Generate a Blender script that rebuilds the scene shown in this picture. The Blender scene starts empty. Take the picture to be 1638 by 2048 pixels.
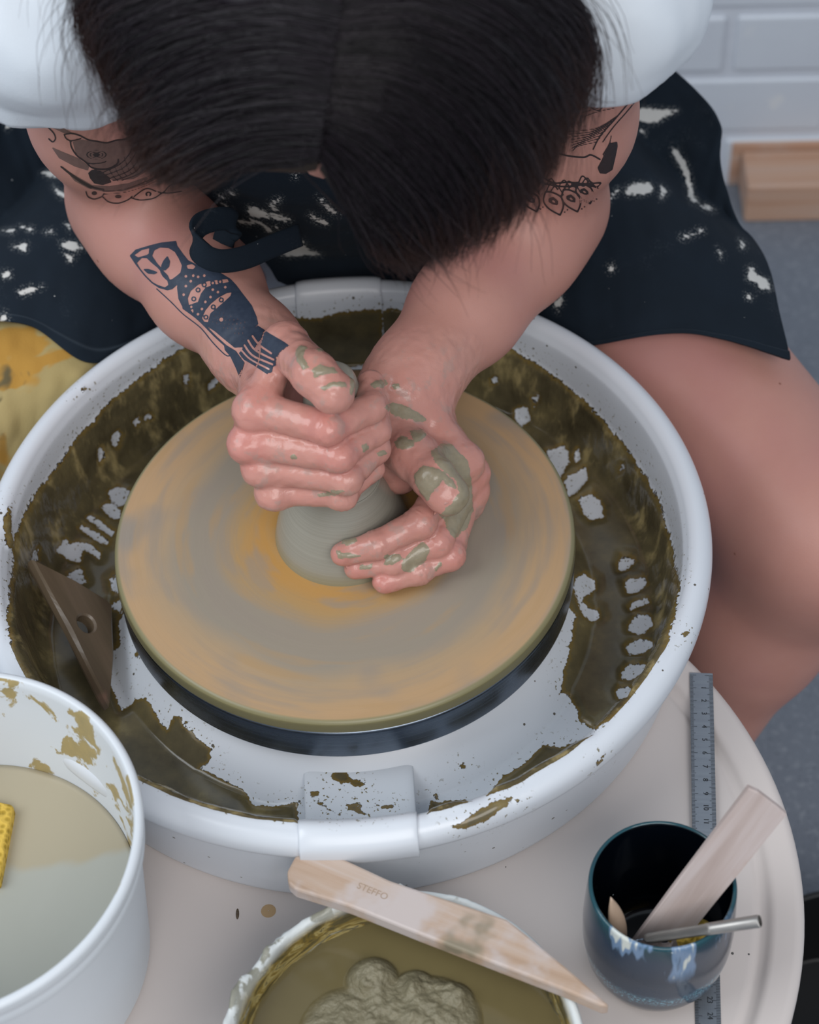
import bpy, bmesh, math, random
import numpy as np
from mathutils import Vector, Matrix
from mathutils.bvhtree import BVHTree

# ------------------------------------------------------------------ camera, world, light, exposure
F, PIT, RO = 4040.4, 0.8665, -0.0555          # focal length in pixels of the 1638 x 2048 frame, pitch, roll
CAM = np.array([0.0432, -0.8437, 1.0097])
SP, CP, SR, CR = math.sin(PIT), math.cos(PIT), math.sin(RO), math.cos(RO)
scene = bpy.context.scene
C = scene.collection
UPV = Vector((0, SP, CP)); XV = Vector((1, 0, 0))
rgt = CR * XV + SR * UPV; upp = -SR * XV + CR * UPV; fwd = Vector((0, CP, -SP))
cam = bpy.data.cameras.new('camera'); cam_o = bpy.data.objects.new('camera', cam); C.objects.link(cam_o)
m = Matrix((rgt, upp, -fwd)).transposed().to_4x4(); m.translation = Vector(CAM)
cam_o.matrix_world = m
cam.sensor_fit = 'HORIZONTAL'; cam.sensor_width = 36.0; cam.lens = F / 1638 * 36.0
cam.clip_start = 0.05
cam.dof.use_dof = True; cam.dof.focus_distance = 1.26; cam.dof.aperture_fstop = 9.0
scene.camera = cam_o

world = bpy.data.worlds.new('world'); scene.world = world; world.use_nodes = True
world.node_tree.nodes['Background'].inputs['Color'].default_value = (0.78, 0.88, 1.0, 1)
world.node_tree.nodes['Background'].inputs['Strength'].default_value = 0.50

def area(name, loc, target, size, energy, col):
    l = bpy.data.lights.new(name, 'AREA'); l.energy = energy; l.size = size[0]; l.shape = 'RECTANGLE'; l.size_y = size[1]; l.color = col
    o = bpy.data.objects.new(name, l); C.objects.link(o); o.location = loc
    o.rotation_euler = (Vector(target) - Vector(loc)).to_track_quat('-Z', 'Y').to_euler()
    return o
area('window_light', (-1.7, -0.5, 1.9), (0, 0.05, 0), (1.6, 1.6), 36, (0.93, 0.97, 1.0))
area("window_light", (0.6, -2.4, 2.3), (0, -0.1, 0), (2.4, 1.6), 60, (1.0, 0.96, 0.93))
scene.view_settings.view_transform = 'Standard'; scene.view_settings.look = 'None'
scene.view_settings.exposure = 0.0; scene.view_settings.gamma = 1.0; scene.view_settings.use_curve_mapping = False

# ------------------------------------------------------------------ camera geometry: where a thing seen in the photo stands
def ray(px, py):
    a, b = px - 819, py - 1024
    u = CR * a + SR * b; up = SR * a - CR * b
    return np.array([u, F * CP + up * SP, -F * SP + up * CP]) / F
def atz(px, py, z):
    r = ray(px, py); return CAM + r * ((z - CAM[2]) / r[2])
def aty(px, py, y):
    r = ray(px, py); return CAM + r * ((y - CAM[1]) / r[1])
def proj(P):
    P = np.asarray(P, float) - CAM
    x = P[..., 0]; d = P[..., 1] * CP - P[..., 2] * SP; up = P[..., 1] * SP + P[..., 2] * CP
    u = F * x / d; v = -F * up / d
    return np.stack([819 + CR * u - SR * v, 1024 + SR * u + CR * v], -1)

# ------------------------------------------------------------------ materials
def lin(c):
    if isinstance(c, str):
        c = [int(c[i:i + 2], 16) / 255 for i in (0, 2, 4)]
    else:
        c = [v / 255 for v in c]
    return tuple(v / 12.92 if v < 0.04045 else ((v + 0.055) / 1.055) ** 2.4 for v in c) + (1.0,)

class NT:
    def __init__(self, name):
        self.m = bpy.data.materials.new(name); self.m.use_nodes = True
        self.t = self.m.node_tree; self.t.nodes.clear()
        self.out = self.t.nodes.new('ShaderNodeOutputMaterial'); self.b = self.t.nodes.new('ShaderNodeBsdfPrincipled')
        self.t.links.new(self.b.outputs[0], self.out.inputs[0])
        self.co = None
    def n(self, typ, **kw):
        nd = self.t.nodes.new(typ)
        for k, v in kw.items(): setattr(nd, k, v)
        return nd
    def L(self, a, b): self.t.links.new(a, b)
    def setv(self, sock, v):
        if hasattr(v, 'is_output') or isinstance(v, bpy.types.NodeSocket): self.L(v, sock)
        else: sock.default_value = v
    def coord(self, scale=None, rot=None):
        if self.co is None: self.co = self.n('ShaderNodeTexCoord').outputs['Object']
        if scale is None and rot is None: return self.co
        mp = self.n('ShaderNodeMapping'); self.L(self.co, mp.inputs[0])
        if rot is not None: mp.inputs['Rotation'].default_value = rot
        if scale is not None: mp.inputs['Scale'].default_value = scale if hasattr(scale, '__len__') else (scale,) * 3
        return mp.outputs[0]
    def noise(self, vec=None, scale=5, detail=4, rough=0.55, dist=0.0, out='Fac'):
        nd = self.n('ShaderNodeTexNoise'); self.L(vec if vec is not None else self.coord(), nd.inputs['Vector'])
        nd.inputs['Scale'].default_value = scale; nd.inputs['Detail'].default_value = detail
        nd.inputs['Roughness'].default_value = rough; nd.inputs['Distortion'].default_value = dist
        return nd.outputs[out]
    def math(self, op, a, b=0.0, c=0.0, clamp=False):
        nd = self.n('ShaderNodeMath', operation=op); nd.use_clamp = clamp
        self.setv(nd.inputs[0], a); self.setv(nd.inputs[1], b)
        if op in ('MULTIPLY_ADD', 'SMOOTH_MIN', 'SMOOTH_MAX'): self.setv(nd.inputs[2], c)
        return nd.outputs[0]
    def ramp(self, fac, stops, interp='LINEAR'):
        nd = self.n('ShaderNodeValToRGB'); nd.color_ramp.interpolation = interp
        e = nd.color_ramp.elements
        while len(e) < len(stops): e.new(0.5)
        for el, (p, c) in zip(e, stops):
            el.position = p; el.color = c if len(c) == 4 else tuple(c) + (1,)
        self.L(fac, nd.inputs[0]); return nd.outputs[0]
    def step(self, v, lo, hi):
        nd = self.n('ShaderNodeMapRange'); nd.interpolation_type = 'SMOOTHSTEP'
        self.setv(nd.inputs['Value'], v); nd.inputs['From Min'].default_value = lo; nd.inputs['From Max'].default_value = hi
        return nd.outputs[0]
    def mix(self, fac, a, b, mode='MIX'):
        nd = self.n('ShaderNodeMix', data_type='RGBA', blend_type=mode)
        self.setv(nd.inputs[0], fac); self.setv(nd.inputs[6], a); self.setv(nd.inputs[7], b)
        return nd.outputs[2]
    def attr(self, name, out='Fac'):
        nd = self.n('ShaderNodeAttribute'); nd.attribute_name = name; return nd.outputs[out]
    def specks(self, scale, size, keep):
        v = self.n('ShaderNodeTexVoronoi'); self.L(self.coord(), v.inputs['Vector']); v.inputs['Scale'].default_value = scale
        sx = self.n('ShaderNodeSeparateColor'); self.L(v.outputs['Color'], sx.inputs[0])
        r = self.math('MULTIPLY', sx.outputs[1], size)
        inside = self.math('LESS_THAN', v.outputs['Distance'], r)
        return self.math('MULTIPLY', inside, self.math('LESS_THAN', sx.outputs[0], keep))
    def bump(self, h, strength=0.3, dist=0.001, normal=None):
        nd = self.n('ShaderNodeBump'); nd.inputs['Strength'].default_value = strength; nd.inputs['Distance'].default_value = dist
        self.L(h, nd.inputs['Height'])
        if normal is not None: self.L(normal, nd.inputs['Normal'])
        return nd.outputs[0]
    def fin(self, col, rough=0.5, metal=0.0, bump=None, spec=0.5, coat=None, sss=None):
        self.setv(self.b.inputs['Base Color'], col); self.setv(self.b.inputs['Roughness'], rough)
        self.setv(self.b.inputs['Metallic'], metal); self.b.inputs['Specular IOR Level'].default_value = spec
        if bump is not None: self.L(bump, self.b.inputs['Normal'])
        if coat: self.setv(self.b.inputs['Coat Weight'], coat[0]); self.b.inputs['Coat Roughness'].default_value = coat[1]
        if sss: self.b.inputs['Subsurface Weight'].default_value = sss[0]; self.b.inputs['Subsurface Radius'].default_value = (0.009, 0.004, 0.002); self.b.inputs['Subsurface Scale'].default_value = sss[1]
        return self.m

def m_plain(name, c, rough=0.5, var=0.08, vs=20, metal=0.0, bump=None, c2=None, spec=0.5, specks=None, coat=None):
    t = NT(name); base = lin(c)
    f = t.noise(scale=vs, detail=5)
    dark = lin(c2) if c2 else tuple(v * (1 - 2 * var) for v in base[:3]) + (1,)
    col = t.mix(f, base, dark)
    if specks:
        for sc, sz, keep, cc in specks:
            col = t.mix(t.specks(sc, sz, keep), col, lin(cc))
    b = None
    if bump: b = t.bump(t.noise(scale=bump[0], detail=6), bump[1], bump[2] if len(bump) > 2 else 0.001)
    return t.fin(col, rough, metal, b, spec, coat)

def m_wood(name, cols, grain=(3, 60, 60), rot=(0, 0, 0), rough=0.6, stain=None, wash=None, scale=1.0):
    t = NT(name); v = t.coord(tuple(g * scale for g in grain), rot)
    n1 = t.noise(v, 1.0, 6, 0.6, 0.6); n2 = t.noise(t.coord(), 14 * scale, 4)
    col = t.ramp(n1, [(0.25, lin(cols[0])), (0.5, lin(cols[1])), (0.75, lin(cols[2]))])
    if wash: col = t.mix(t.step(t.noise(t.coord(), wash[0], 4), 0.45, 0.62), col, lin(wash[1]))
    if stain: col = t.mix(t.step(n2, stain[0], stain[0] + 0.08), col, lin(stain[1]))
    return t.fin(col, rough, 0, t.bump(n1, 0.25, 0.0008))

# ------------------------------------------------------------------ mesh helpers
def smooth(me, on=True):
    me.polygons.foreach_set('use_smooth', [on] * len(me.polygons)); me.update()
def obj(name, data, mat=None, parent=None, sm=True):
    o = bpy.data.objects.new(name, data); C.objects.link(o)
    if mat is not None and data is not None: data.materials.append(mat)
    if parent is not None: o.parent = parent
    if data is not None and sm: smooth(data)
    return o
def pyd(name, V, Fc, mat=None, parent=None, sm=True):
    me = bpy.data.meshes.new(name)
    V = np.asarray(V, np.float32)
    if isinstance(Fc, np.ndarray):
        k = Fc.shape[1]; n = len(Fc)
        me.vertices.add(len(V)); me.vertices.foreach_set('co', V.ravel())
        me.loops.add(n * k); me.loops.foreach_set('vertex_index', Fc.astype(np.int32).ravel())
        me.polygons.add(n); me.polygons.foreach_set('loop_start', np.arange(0, n * k, k, dtype=np.int32))
        me.update(calc_edges=True); me.validate()
    else:
        me.from_pydata(V.tolist(), [], Fc); me.update()
    return obj(name, me, mat, parent, sm)
def from_bm(name, bm, mat=None, parent=None, sm=True):
    me = bpy.data.meshes.new(name); bm.to_mesh(me); bm.free()
    return obj(name, me, mat, parent, sm)
def tag(o, label, cat, group=None, kind=None):
    if label: o['label'] = label
    if cat: o['category'] = cat
    if group: o['group'] = group
    if kind: o['kind'] = kind
    return o
def empty(name, loc=(0, 0, 0), rz=0.0):
    o = bpy.data.objects.new(name, None); C.objects.link(o); o.location = loc; o.rotation_euler = (0, 0, rz); o.empty_display_size = 0.03
    return o
def fattr(o, name, arr):
    a = o.data.attributes.new(name, 'FLOAT', 'POINT'); a.data.foreach_set('value', np.asarray(arr, np.float32))
def lathe(name, prof, mat, parent=None, n=96, loc=(0, 0, 0), sm=True, closed=False):
    prof = np.asarray(prof, float); k = len(prof); th = np.linspace(0, 2 * np.pi, n, endpoint=False)
    V = np.stack([prof[None, :, 0] * np.cos(th)[:, None], prof[None, :, 0] * np.sin(th)[:, None], np.repeat(prof[None, :, 1], n, 0)], -1).reshape(-1, 3) + np.array(loc)
    i = np.arange(n)[:, None]; j = np.arange(k - 1)[None, :]
    a = i * k + j; b = ((i + 1) % n) * k + j
    Fc = np.stack([a, b, b + 1, a + 1], -1).reshape(-1, 4)
    o = pyd(name, V, Fc, mat, parent, sm)
    return o
def rounded(pts, r=0.002, n=4):
    """round the corners of a 2-D open profile"""
    pts = [np.array(p, float) for p in pts]; out = [pts[0]]
    for a, b, c in zip(pts, pts[1:], pts[2:]):
        la, lc = np.linalg.norm(a - b), np.linalg.norm(c - b); q = min(r, la * .45, lc * .45)
        p0 = b + (a - b) / la * q; p2 = b + (c - b) / lc * q
        for t in np.linspace(0, 1, n + 1): out.append((1 - t) ** 2 * p0 + 2 * t * (1 - t) * b + t * t * p2)
    out.append(pts[-1]); return np.array(out)
def resample(P, n):
    P = np.asarray(P, float); s = np.r_[0, np.cumsum(np.linalg.norm(np.diff(P, axis=0), axis=1))]
    t = np.linspace(0, s[-1], n); return np.stack([np.interp(t, s, P[:, k]) for k in range(P.shape[1])], -1)
def catmull(P, n):
    """smooth curve through points, n samples"""
    P = np.asarray(P, float); m = len(P); t = np.linspace(0, m - 1, n); i = np.clip(t.astype(int), 0, m - 2); u = (t - i)[:, None]
    g = lambda k: P[np.clip(k, 0, m - 1)]
    p0, p1, p2, p3 = g(i - 1), g(i), g(i + 1), g(i + 2)
    return 0.5 * (2 * p1 + (p2 - p0) * u + (2 * p0 - 5 * p1 + 4 * p2 - p3) * u ** 2 + (3 * p1 - p0 - 3 * p2 + p3) * u ** 3)
def box_bm(sx, sy, sz, bev=0.0, seg=2, c=(0, 0, 0)):
    bm = bmesh.new(); bmesh.ops.create_cube(bm, size=1)
    for v in bm.verts: v.co = Vector((v.co.x * sx + c[0], v.co.y * sy + c[1], v.co.z * sz + c[2]))
    if bev: bmesh.ops.bevel(bm, geom=list(bm.edges), offset=bev, segments=seg, affect='EDGES', profile=0.5)
    return bm
def prism_bm(poly, h, bev=0.0, seg=2):
    bm = bmesh.new(); vs = [bm.verts.new((x, y, 0)) for x, y in poly]; f = bm.faces.new(vs)
    if f.normal.z < 0: f.normal_flip()
    bm.normal_update()
    r = bmesh.ops.extrude_face_region(bm, geom=[f]); bmesh.ops.translate(bm, verts=[v for v in r['geom'] if isinstance(v, bmesh.types.BMVert)], vec=(0, 0, h))
    bmesh.ops.recalc_face_normals(bm, faces=bm.faces)
    if bev: bmesh.ops.bevel(bm, geom=list(bm.edges), offset=bev, segments=seg, affect='EDGES', profile=0.5)
    return bm
def tube(name, P, r, mat, parent=None, n=12, caps=True):
    P = np.asarray(P, float); k = len(P); r = np.broadcast_to(np.asarray(r, float), (k,))
    T = np.gradient(P, axis=0); T /= np.linalg.norm(T, axis=1)[:, None]
    ref = np.array([0, 0, 1.0]) if abs(T[0][2]) < 0.9 else np.array([1.0, 0, 0])
    V = []
    A = np.cross(T[0], ref); A /= np.linalg.norm(A)
    th = np.linspace(0, 2 * np.pi, n, endpoint=False)
    for i in range(k):
        A = A - T[i] * (A @ T[i]); A /= np.linalg.norm(A); B = np.cross(T[i], A)
        V.append(P[i] + r[i] * (np.cos(th)[:, None] * A + np.sin(th)[:, None] * B))
    V = np.concatenate(V); Fc = []
    for i in range(k - 1):
        for j in range(n):
            a = i * n + j; b = i * n + (j + 1) % n; Fc.append((a, b, b + n, a + n))
    if caps: Fc.append(tuple(range(n - 1, -1, -1))); Fc.append(tuple((k - 1) * n + j for j in range(n)))
    return pyd(name, V, Fc, mat, parent)
def frame(o, origin, xdir, zhint=(0, 0, 1)):
    """place an object: local x along xdir, local z as close to zhint as can be"""
    x = Vector(xdir).normalized(); z = Vector(zhint); z = (z - x * z.dot(x)).normalized(); y = z.cross(x)
    m = Matrix((x, y, z)).transposed().to_4x4(); m.translation = Vector(origin); o.matrix_world = m
    return o

# value noise for modelling (numpy)
_rs = np.random.RandomState(7); _PN = _rs.rand(64, 64, 64).astype(np.float32)
def vnoise(P, s=1.0, seed=0):
    P = np.asarray(P, np.float64) * s + seed * 7.31; i = np.floor(P).astype(int); f = P - i; f = f * f * (3 - 2 * f); r = 0
    for a in (0, 1):
        for b in (0, 1):
            for c in (0, 1):
                w = (f[..., 0] if a else 1 - f[..., 0]) * (f[..., 1] if b else 1 - f[..., 1]) * (f[..., 2] if c else 1 - f[..., 2])
                r = r + w * _PN[(i[..., 0] + a) % 64, (i[..., 1] + b) % 64, (i[..., 2] + c) % 64]
    return r
def fbm(P, s, o=4, seed=0):
    r = 0; a = 0.5; t = 0
    for k in range(o):
        r = r + a * vnoise(P, s * 2 ** k, seed + k); t += a; a *= 0.5
    return r / t
def poly_sd(Q, poly):
    """signed distance (positive inside) of points Q (n,2) to polygon"""
    Q = np.asarray(Q, float); P = np.asarray(poly, float); near = ((Q > P.min(0) - 60) & (Q < P.max(0) + 60)).all(1)
    if not near.all():
        out = np.full(len(Q), -60.0)
        if near.any(): out[near] = poly_sd(Q[near], poly)
        return np.where(near, np.maximum(out, -60.0), out)
    d = np.full(len(Q), 1e18); ins = np.zeros(len(Q), bool)
    for a, b in zip(P, np.roll(P, -1, 0)):
        e = b - a; w = Q - a; t = np.clip((w @ e) / (e @ e + 1e-12), 0, 1)
        d = np.minimum(d, ((w - t[:, None] * e) ** 2).sum(1))
        c = (a[1] > Q[:, 1]) != (b[1] > Q[:, 1])
        if c.any():
            xi = a[0] + (Q[:, 1] - a[1]) / ((b[1] - a[1]) or 1e-12) * e[0]; ins ^= c & (Q[:, 0] < xi)
    return np.where(ins, 1, -1) * np.sqrt(d)
# ------------------------------------------------------------------ the setting
ZT = -0.084; ZF = -0.53; YW = 0.93
def floor_mat():
    t = NT('painted_concrete')
    n = t.noise(scale=3, detail=6); n2 = t.noise(scale=160, detail=3)
    col = t.mix(n, lin('5d6470'), lin('7b828c')); col = t.mix(t.math('MULTIPLY', t.step(n2, 0.5, 0.75), 0.45), col, lin('9aa0a6'))
    col = t.mix(t.math('MULTIPLY', t.step(t.noise(scale=330, detail=2), 0.62, 0.7), 0.7), col, lin('3a4250'))
    return t.fin(col, 0.6, 0, t.bump(n2, 0.15, 0.001))
g = pyd('floor', [(-2.2, -2.2, ZF), (2.2, -2.2, ZF), (2.2, YW + .1, ZF), (-2.2, YW + .1, ZF)], [(0, 1, 2, 3)], floor_mat(), sm=False)
tag(g, 'blue-grey speckled concrete floor', 'floor', kind='structure')
def brick_mat():
    t = NT('white_brick_paint')
    col = t.mix(t.noise(scale=9, detail=4), lin('c9d0d8'), lin('b9bfca'))
    col = t.mix(t.math('MULTIPLY', t.step(t.noise(scale=28, detail=3), 0.62, 0.72), 0.35), col, lin('dcdcd8'))
    col = t.mix(t.specks(42, 0.22, 0.10), col, lin('8d8a6c')); col = t.mix(t.specks(60, 0.2, 0.08), col, lin('6b7078'))
    return t.fin(col, 0.45, 0, t.bump(t.noise(scale=70, detail=4), 0.25, 0.0015))
MB = brick_mat()
WY = -0.055; xw0 = 0.48
bm = box_bm(3.2, 0.12, 1.9, 0, c=(0.2 - xw0, 0.0625, 0.95)); wall = from_bm('wall_back', bm, m_plain('mortar_paint', 'c6ccd6', 0.6, 0.05, 40, bump=(120, .4)), sm=False)
wall.location = (xw0, YW, ZF); wall.rotation_euler = (0, 0, WY)
tag(wall, 'white painted brick wall behind the potter', 'wall', kind='structure')
zj = aty(1550, 150, YW)[2]; xj = aty(1463, 70, YW)[0]
CH, BL, J = 0.083, 0.225, 0.011
bmm = box_bm(BL - J, 0.02, CH - J, 0.0045, 3); bme = bpy.data.meshes.new('brick'); bmm.to_mesh(bme); bmm.free(); bme.materials.append(MB); smooth(bme, False)
k0 = int((ZF - zj) // CH)
for k in range(k0, k0 + 15):
    z = zj + (k + .5) * CH
    if z - CH / 2 < ZF - 0.03: continue
    for i in range(-9, 8):
        x = xj + (i + .5) * BL + (0.118 if k % 2 else 0.0)
        o = bpy.data.objects.new('brick', bme); C.objects.link(o); o.parent = wall
        o.location = (x - xw0, 0.0085 + 0.0006 * math.sin(i * 7.1 + k * 3.3), z - ZF)
# timber on the floor along the wall
wood_beam = m_wood('pine_timber', ['a57a60', 'b8957f', 'b5a196'], (2.0, 55, 55), rough=0.6, wash=(5, 'b9a9a2'))
p0 = atz(1490, 440, ZF); tb = empty('timber_beam', (p0[0], p0[1], ZF), WY)
bm = box_bm(1.1, 0.062, 0.052, 0.003, 2, c=(0.55, 0.031, 0.026)); o = from_bm('beam', bm, wood_beam, tb, sm=False); o.location = (-.002, -0.004, 0)
bm = box_bm(1.12, 0.022, 0.062, 0.002, 2, c=(0.55, 0, 0.031)); o = from_bm('backing_board', bm, wood_beam, tb, sm=False); o.location = (-.004, 0.0705, 0)
tag(tb, 'rough pine timber lying on the floor against the white brick wall', 'timber')

# ------------------------------------------------------------------ pottery wheel
MWHITE = m_plain('white_plastic', 'd3d8de', 0.32, 0.03, 6, specks=[(110, 0.13, 0.25, '55524a'), (38, 0.10, 0.05, '4a463c')])
MTABLE = m_plain('cream_table_plastic', 'cfc6c1', 0.42, 0.04, 5, c2='c5bdba', specks=[(100, 0.13, 0.14, '4e4a48'), (40, 0.11, 0.05, '45423f')])
whl = empty('pottery_wheel', (0, 0, ZF))
tc = (-0.0033, -0.2115)
pr = rounded([(0.0005, ZT), (0.243, ZT), (0.247, ZT - 0.0015), (0.2505, ZT), (0.2545, ZT + .0042), (0.269, ZT + .0050), (0.2735, ZT + 0.002), (0.2735, ZT - .03), (0.266, ZT - 0.034), (0.0005, ZT - 0.034)], 0.005, 5)
tt = lathe('table_top', pr - [0, ZF], MTABLE, whl, 160, (tc[0], tc[1], 0))
MDK = m_plain('dark_grey_casing', '3c4046', 0.5)
lathe('motor_housing', rounded([(0.0005, -0.118 - ZF), (0.17, -0.118 - ZF), (0.17, 0.06), (0.0005, 0.06)], 0.01), MDK, whl, 64, (0, -0.06, 0))
for a in (0.5, 2.6, 4.71):
    o = from_bm('leg', box_bm(0.05, 0.05, 0.42, 0.006, 2, c=(0, 0, 0.21)), MDK, whl, sm=False); o.location = (tc[0] + 0.19 * math.cos(a) * .8, tc[1] + .05 + 0.19 * math.sin(a), 0)
lathe('pan_support', rounded([(0.0005, -0.086 - ZF), (0.205, -0.086 - ZF), (0.205, -0.112 - ZF), (0.0005, -0.112 - ZF)], 0.004), MTABLE, whl, 96)
def metal_mat():
    t = NT('brushed_aluminium'); v = t.coord((1, 1, 260))
    n = t.noise(v, 3, 4)
    return t.fin(t.mix(n, lin('5a6370'), lin('7a838e')), t.math('MULTIPLY_ADD', n, 0.2, 0.16), 1.0)
MMETAL = metal_mat()
lathe('drive_shaft', [(0.0005, -0.035 - ZF), (0.02, -0.035 - ZF), (0.02, -0.12 - ZF)], MMETAL, whl, 32)
lathe('wheel_head', rounded([(0.0005, -0.0105 - ZF), (0.1485, -0.0105 - ZF), (0.1502, -0.0122 - ZF), (0.1502, -0.036 - ZF), (0.1485, -0.0375 - ZF), (0.0005, -0.0375 - ZF)], 0.0012), MMETAL, whl, 200)
tag(whl, 'electric pottery wheel with cream round table and steel wheel head', 'pottery wheel')

# the spinning board on the wheel head
def bat_mat():
    t = NT('wet_board'); sx = t.n('ShaderNodeSeparateXYZ'); t.L(t.coord(), sx.inputs[0])
    x, y = sx.outputs[0], sx.outputs[1]
    r = t.math('SQRT', t.math('ADD', t.math('MULTIPLY', x, x), t.math('MULTIPLY', y, y)))
    lo = t.noise(t.coord((9, 9, 9)), 1.0, 2, 0.4); hi = t.noise(t.coord((17, 17, 17)), 1.0, 2, 0.4)
    cr = t.n('ShaderNodeCombineXYZ'); t.L(t.math('MULTIPLY', r, 190), cr.inputs[0]); ring = t.noise(cr.outputs[0], 1.0, 5, 0.65)
    rr = t.math('ADD', r, t.math('ADD', t.math('MULTIPLY_ADD', lo, 0.040, -0.020), t.math('MULTIPLY_ADD', ring, 0.008, -0.004)))
    col = t.ramp(t.math('DIVIDE', rr, 0.16), [(0.0, lin('8c7c5e')), (0.27, lin('b0864c')), (0.35, lin('b28850')), (0.44, lin('a88a60')), (0.52, lin('92887a')), (0.66, lin('91887a')), (0.74, lin('a58f73')), (0.85, lin('b0926f')), (0.95, lin('ae906e')), (1.0, lin('a39278'))])
    col = t.mix(t.math('MULTIPLY', t.step(hi, 0.52, 0.72), t.step(r, 0.085, 0.11)), col, lin('90867a'))
    col = t.mix(t.math('MULTIPLY', t.step(ring, 0.52, 0.8), 0.22), col, lin('7d7361'))
    iv = t.math('DIVIDE', 1.0, t.math('ADD', r, 0.001)); pc = t.n('ShaderNodeCombineXYZ'); t.L(t.math('MULTIPLY', r, 70), pc.inputs[0]); t.L(t.math('MULTIPLY', t.math('MULTIPLY', x, iv), 1.3), pc.inputs[1]); t.L(t.math('MULTIPLY', t.math('MULTIPLY', y, iv), 1.3), pc.inputs[2])
    arc = t.noise(pc.outputs[0], 1.0, 3, 0.5); col = t.mix(t.math('MULTIPLY', t.step(arc, 0.50, 0.68), 0.6), col, lin('90867a')); col = t.mix(t.math('MULTIPLY', t.step(arc, 0.46, 0.30), 0.5), col, lin('a98a62'))
    edge = t.step(r, 0.1462, 0.1482); col = t.mix(edge, col, lin('7d7757'))
    side = t.math('LESS_THAN', sx.outputs[2], -0.0022); col = t.mix(side, col, lin('6f694b'))
    return t.fin(col, t.math('MULTIPLY_ADD', ring, 0.25, 0.22), 0, t.bump(ring, 0.25, 0.0006), 0.4)
bat = lathe('throwing_bat', rounded([(0.0005, 0), (0.1478, 0), (0.1500, -0.0022), (0.1506, -0.0100), (0.0005, -0.0102)], 0.0016, 4), bat_mat(), None, 240)
tag(bat, 'round tan throwing board smeared with wet clay rings on the wheel head', 'throwing bat')

# ------------------------------------------------------------------ splash pan
a_f = atz(716, 1665, 0.007); a_b = atz(676, 560, 0.007)
TF = math.atan2(a_f[1], a_f[0]); TB = math.atan2(a_b[1], a_b[0])
inner = [(0.060, -0.050), (0.130, -0.050), (0.138, -0.053), (0.163, -0.0745), (0.170, -0.0765), (0.200, -0.0765), (0.209, -0.070), (0.2135, -0.055), (0.2185, -0.006), (0.2205, 0.000)]
rim = [(0.2225, 0.0042), (0.2260, 0.0066), (0.2300, 0.0068), (0.2340, 0.0050), (0.2372, 0.0012), (0.2382, -0.0040), (0.2376, -0.0100), (0.2345, -0.0125), (0.2320, -0.0130), (0.2310, -0.022), (0.2230, -0.070), (0.2200, -0.0832), (0.2120, -0.0835)]
prof = resample(catmull(inner + rim, 400), 150)
icrest = int(np.argmax(prof[:, 1]))
MUDP = [[(20, 1310), (14, 1240), (18, 1160), (25, 1080), (60, 1000), (100, 948), (150, 880), (200, 822), (260, 768), (330, 716), (410, 675), (500, 645), (590, 633), (640, 640), (680, 622), (765, 618), (830, 616), (900, 632), (960, 662), (1030, 700), (1100, 745), (1170, 800), (1230, 865), (1280, 930), (1320, 1000), (1345, 1080), (1360, 1160), (1352, 1240), (1328, 1320), (1290, 1372), (1240, 1425), (1192, 1462), (1160, 1440), (1140, 1395), (1121, 1385), (1127, 1345), (1140, 1290), (1148, 1230), (1100, 1150), (690, 950), (300, 1180), (240, 1235), (238, 1290), (222, 1312), (214, 1345), (230, 1390), (243, 1422), (262, 1412), (272, 1396), (292, 1396), (310, 1425), (335, 1462), (348, 1432), (362, 1433), (372, 1452), (392, 1472), (424, 1500), (418, 1528), (400, 1535), (425, 1548), (470, 1570), (495, 1588), (508, 1610), (540, 1614), (594, 1604), (598, 1660), (480, 1650), (350, 1610), (250, 1560), (150, 1470), (70, 1390)],
        [(972, 1595), (1000, 1560), (1055, 1522), (1085, 1490), (1120, 1496), (1160, 1482), (1195, 1468), (1150, 1530), (1060, 1585), (1000, 1610)],
        [(853, 1645), (860, 1602), (930, 1602), (965, 1606), (930, 1630), (860, 1655)], [(920, 1532), (925, 1527), (932, 1532), (926, 1538)], [(866, 1590), (872, 1584), (876, 1594), (870, 1600)], [(368, 1444), (376, 1438), (384, 1446), (376, 1452)], [(266, 1308), (274, 1300), (280, 1308), (272, 1318)]]
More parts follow.
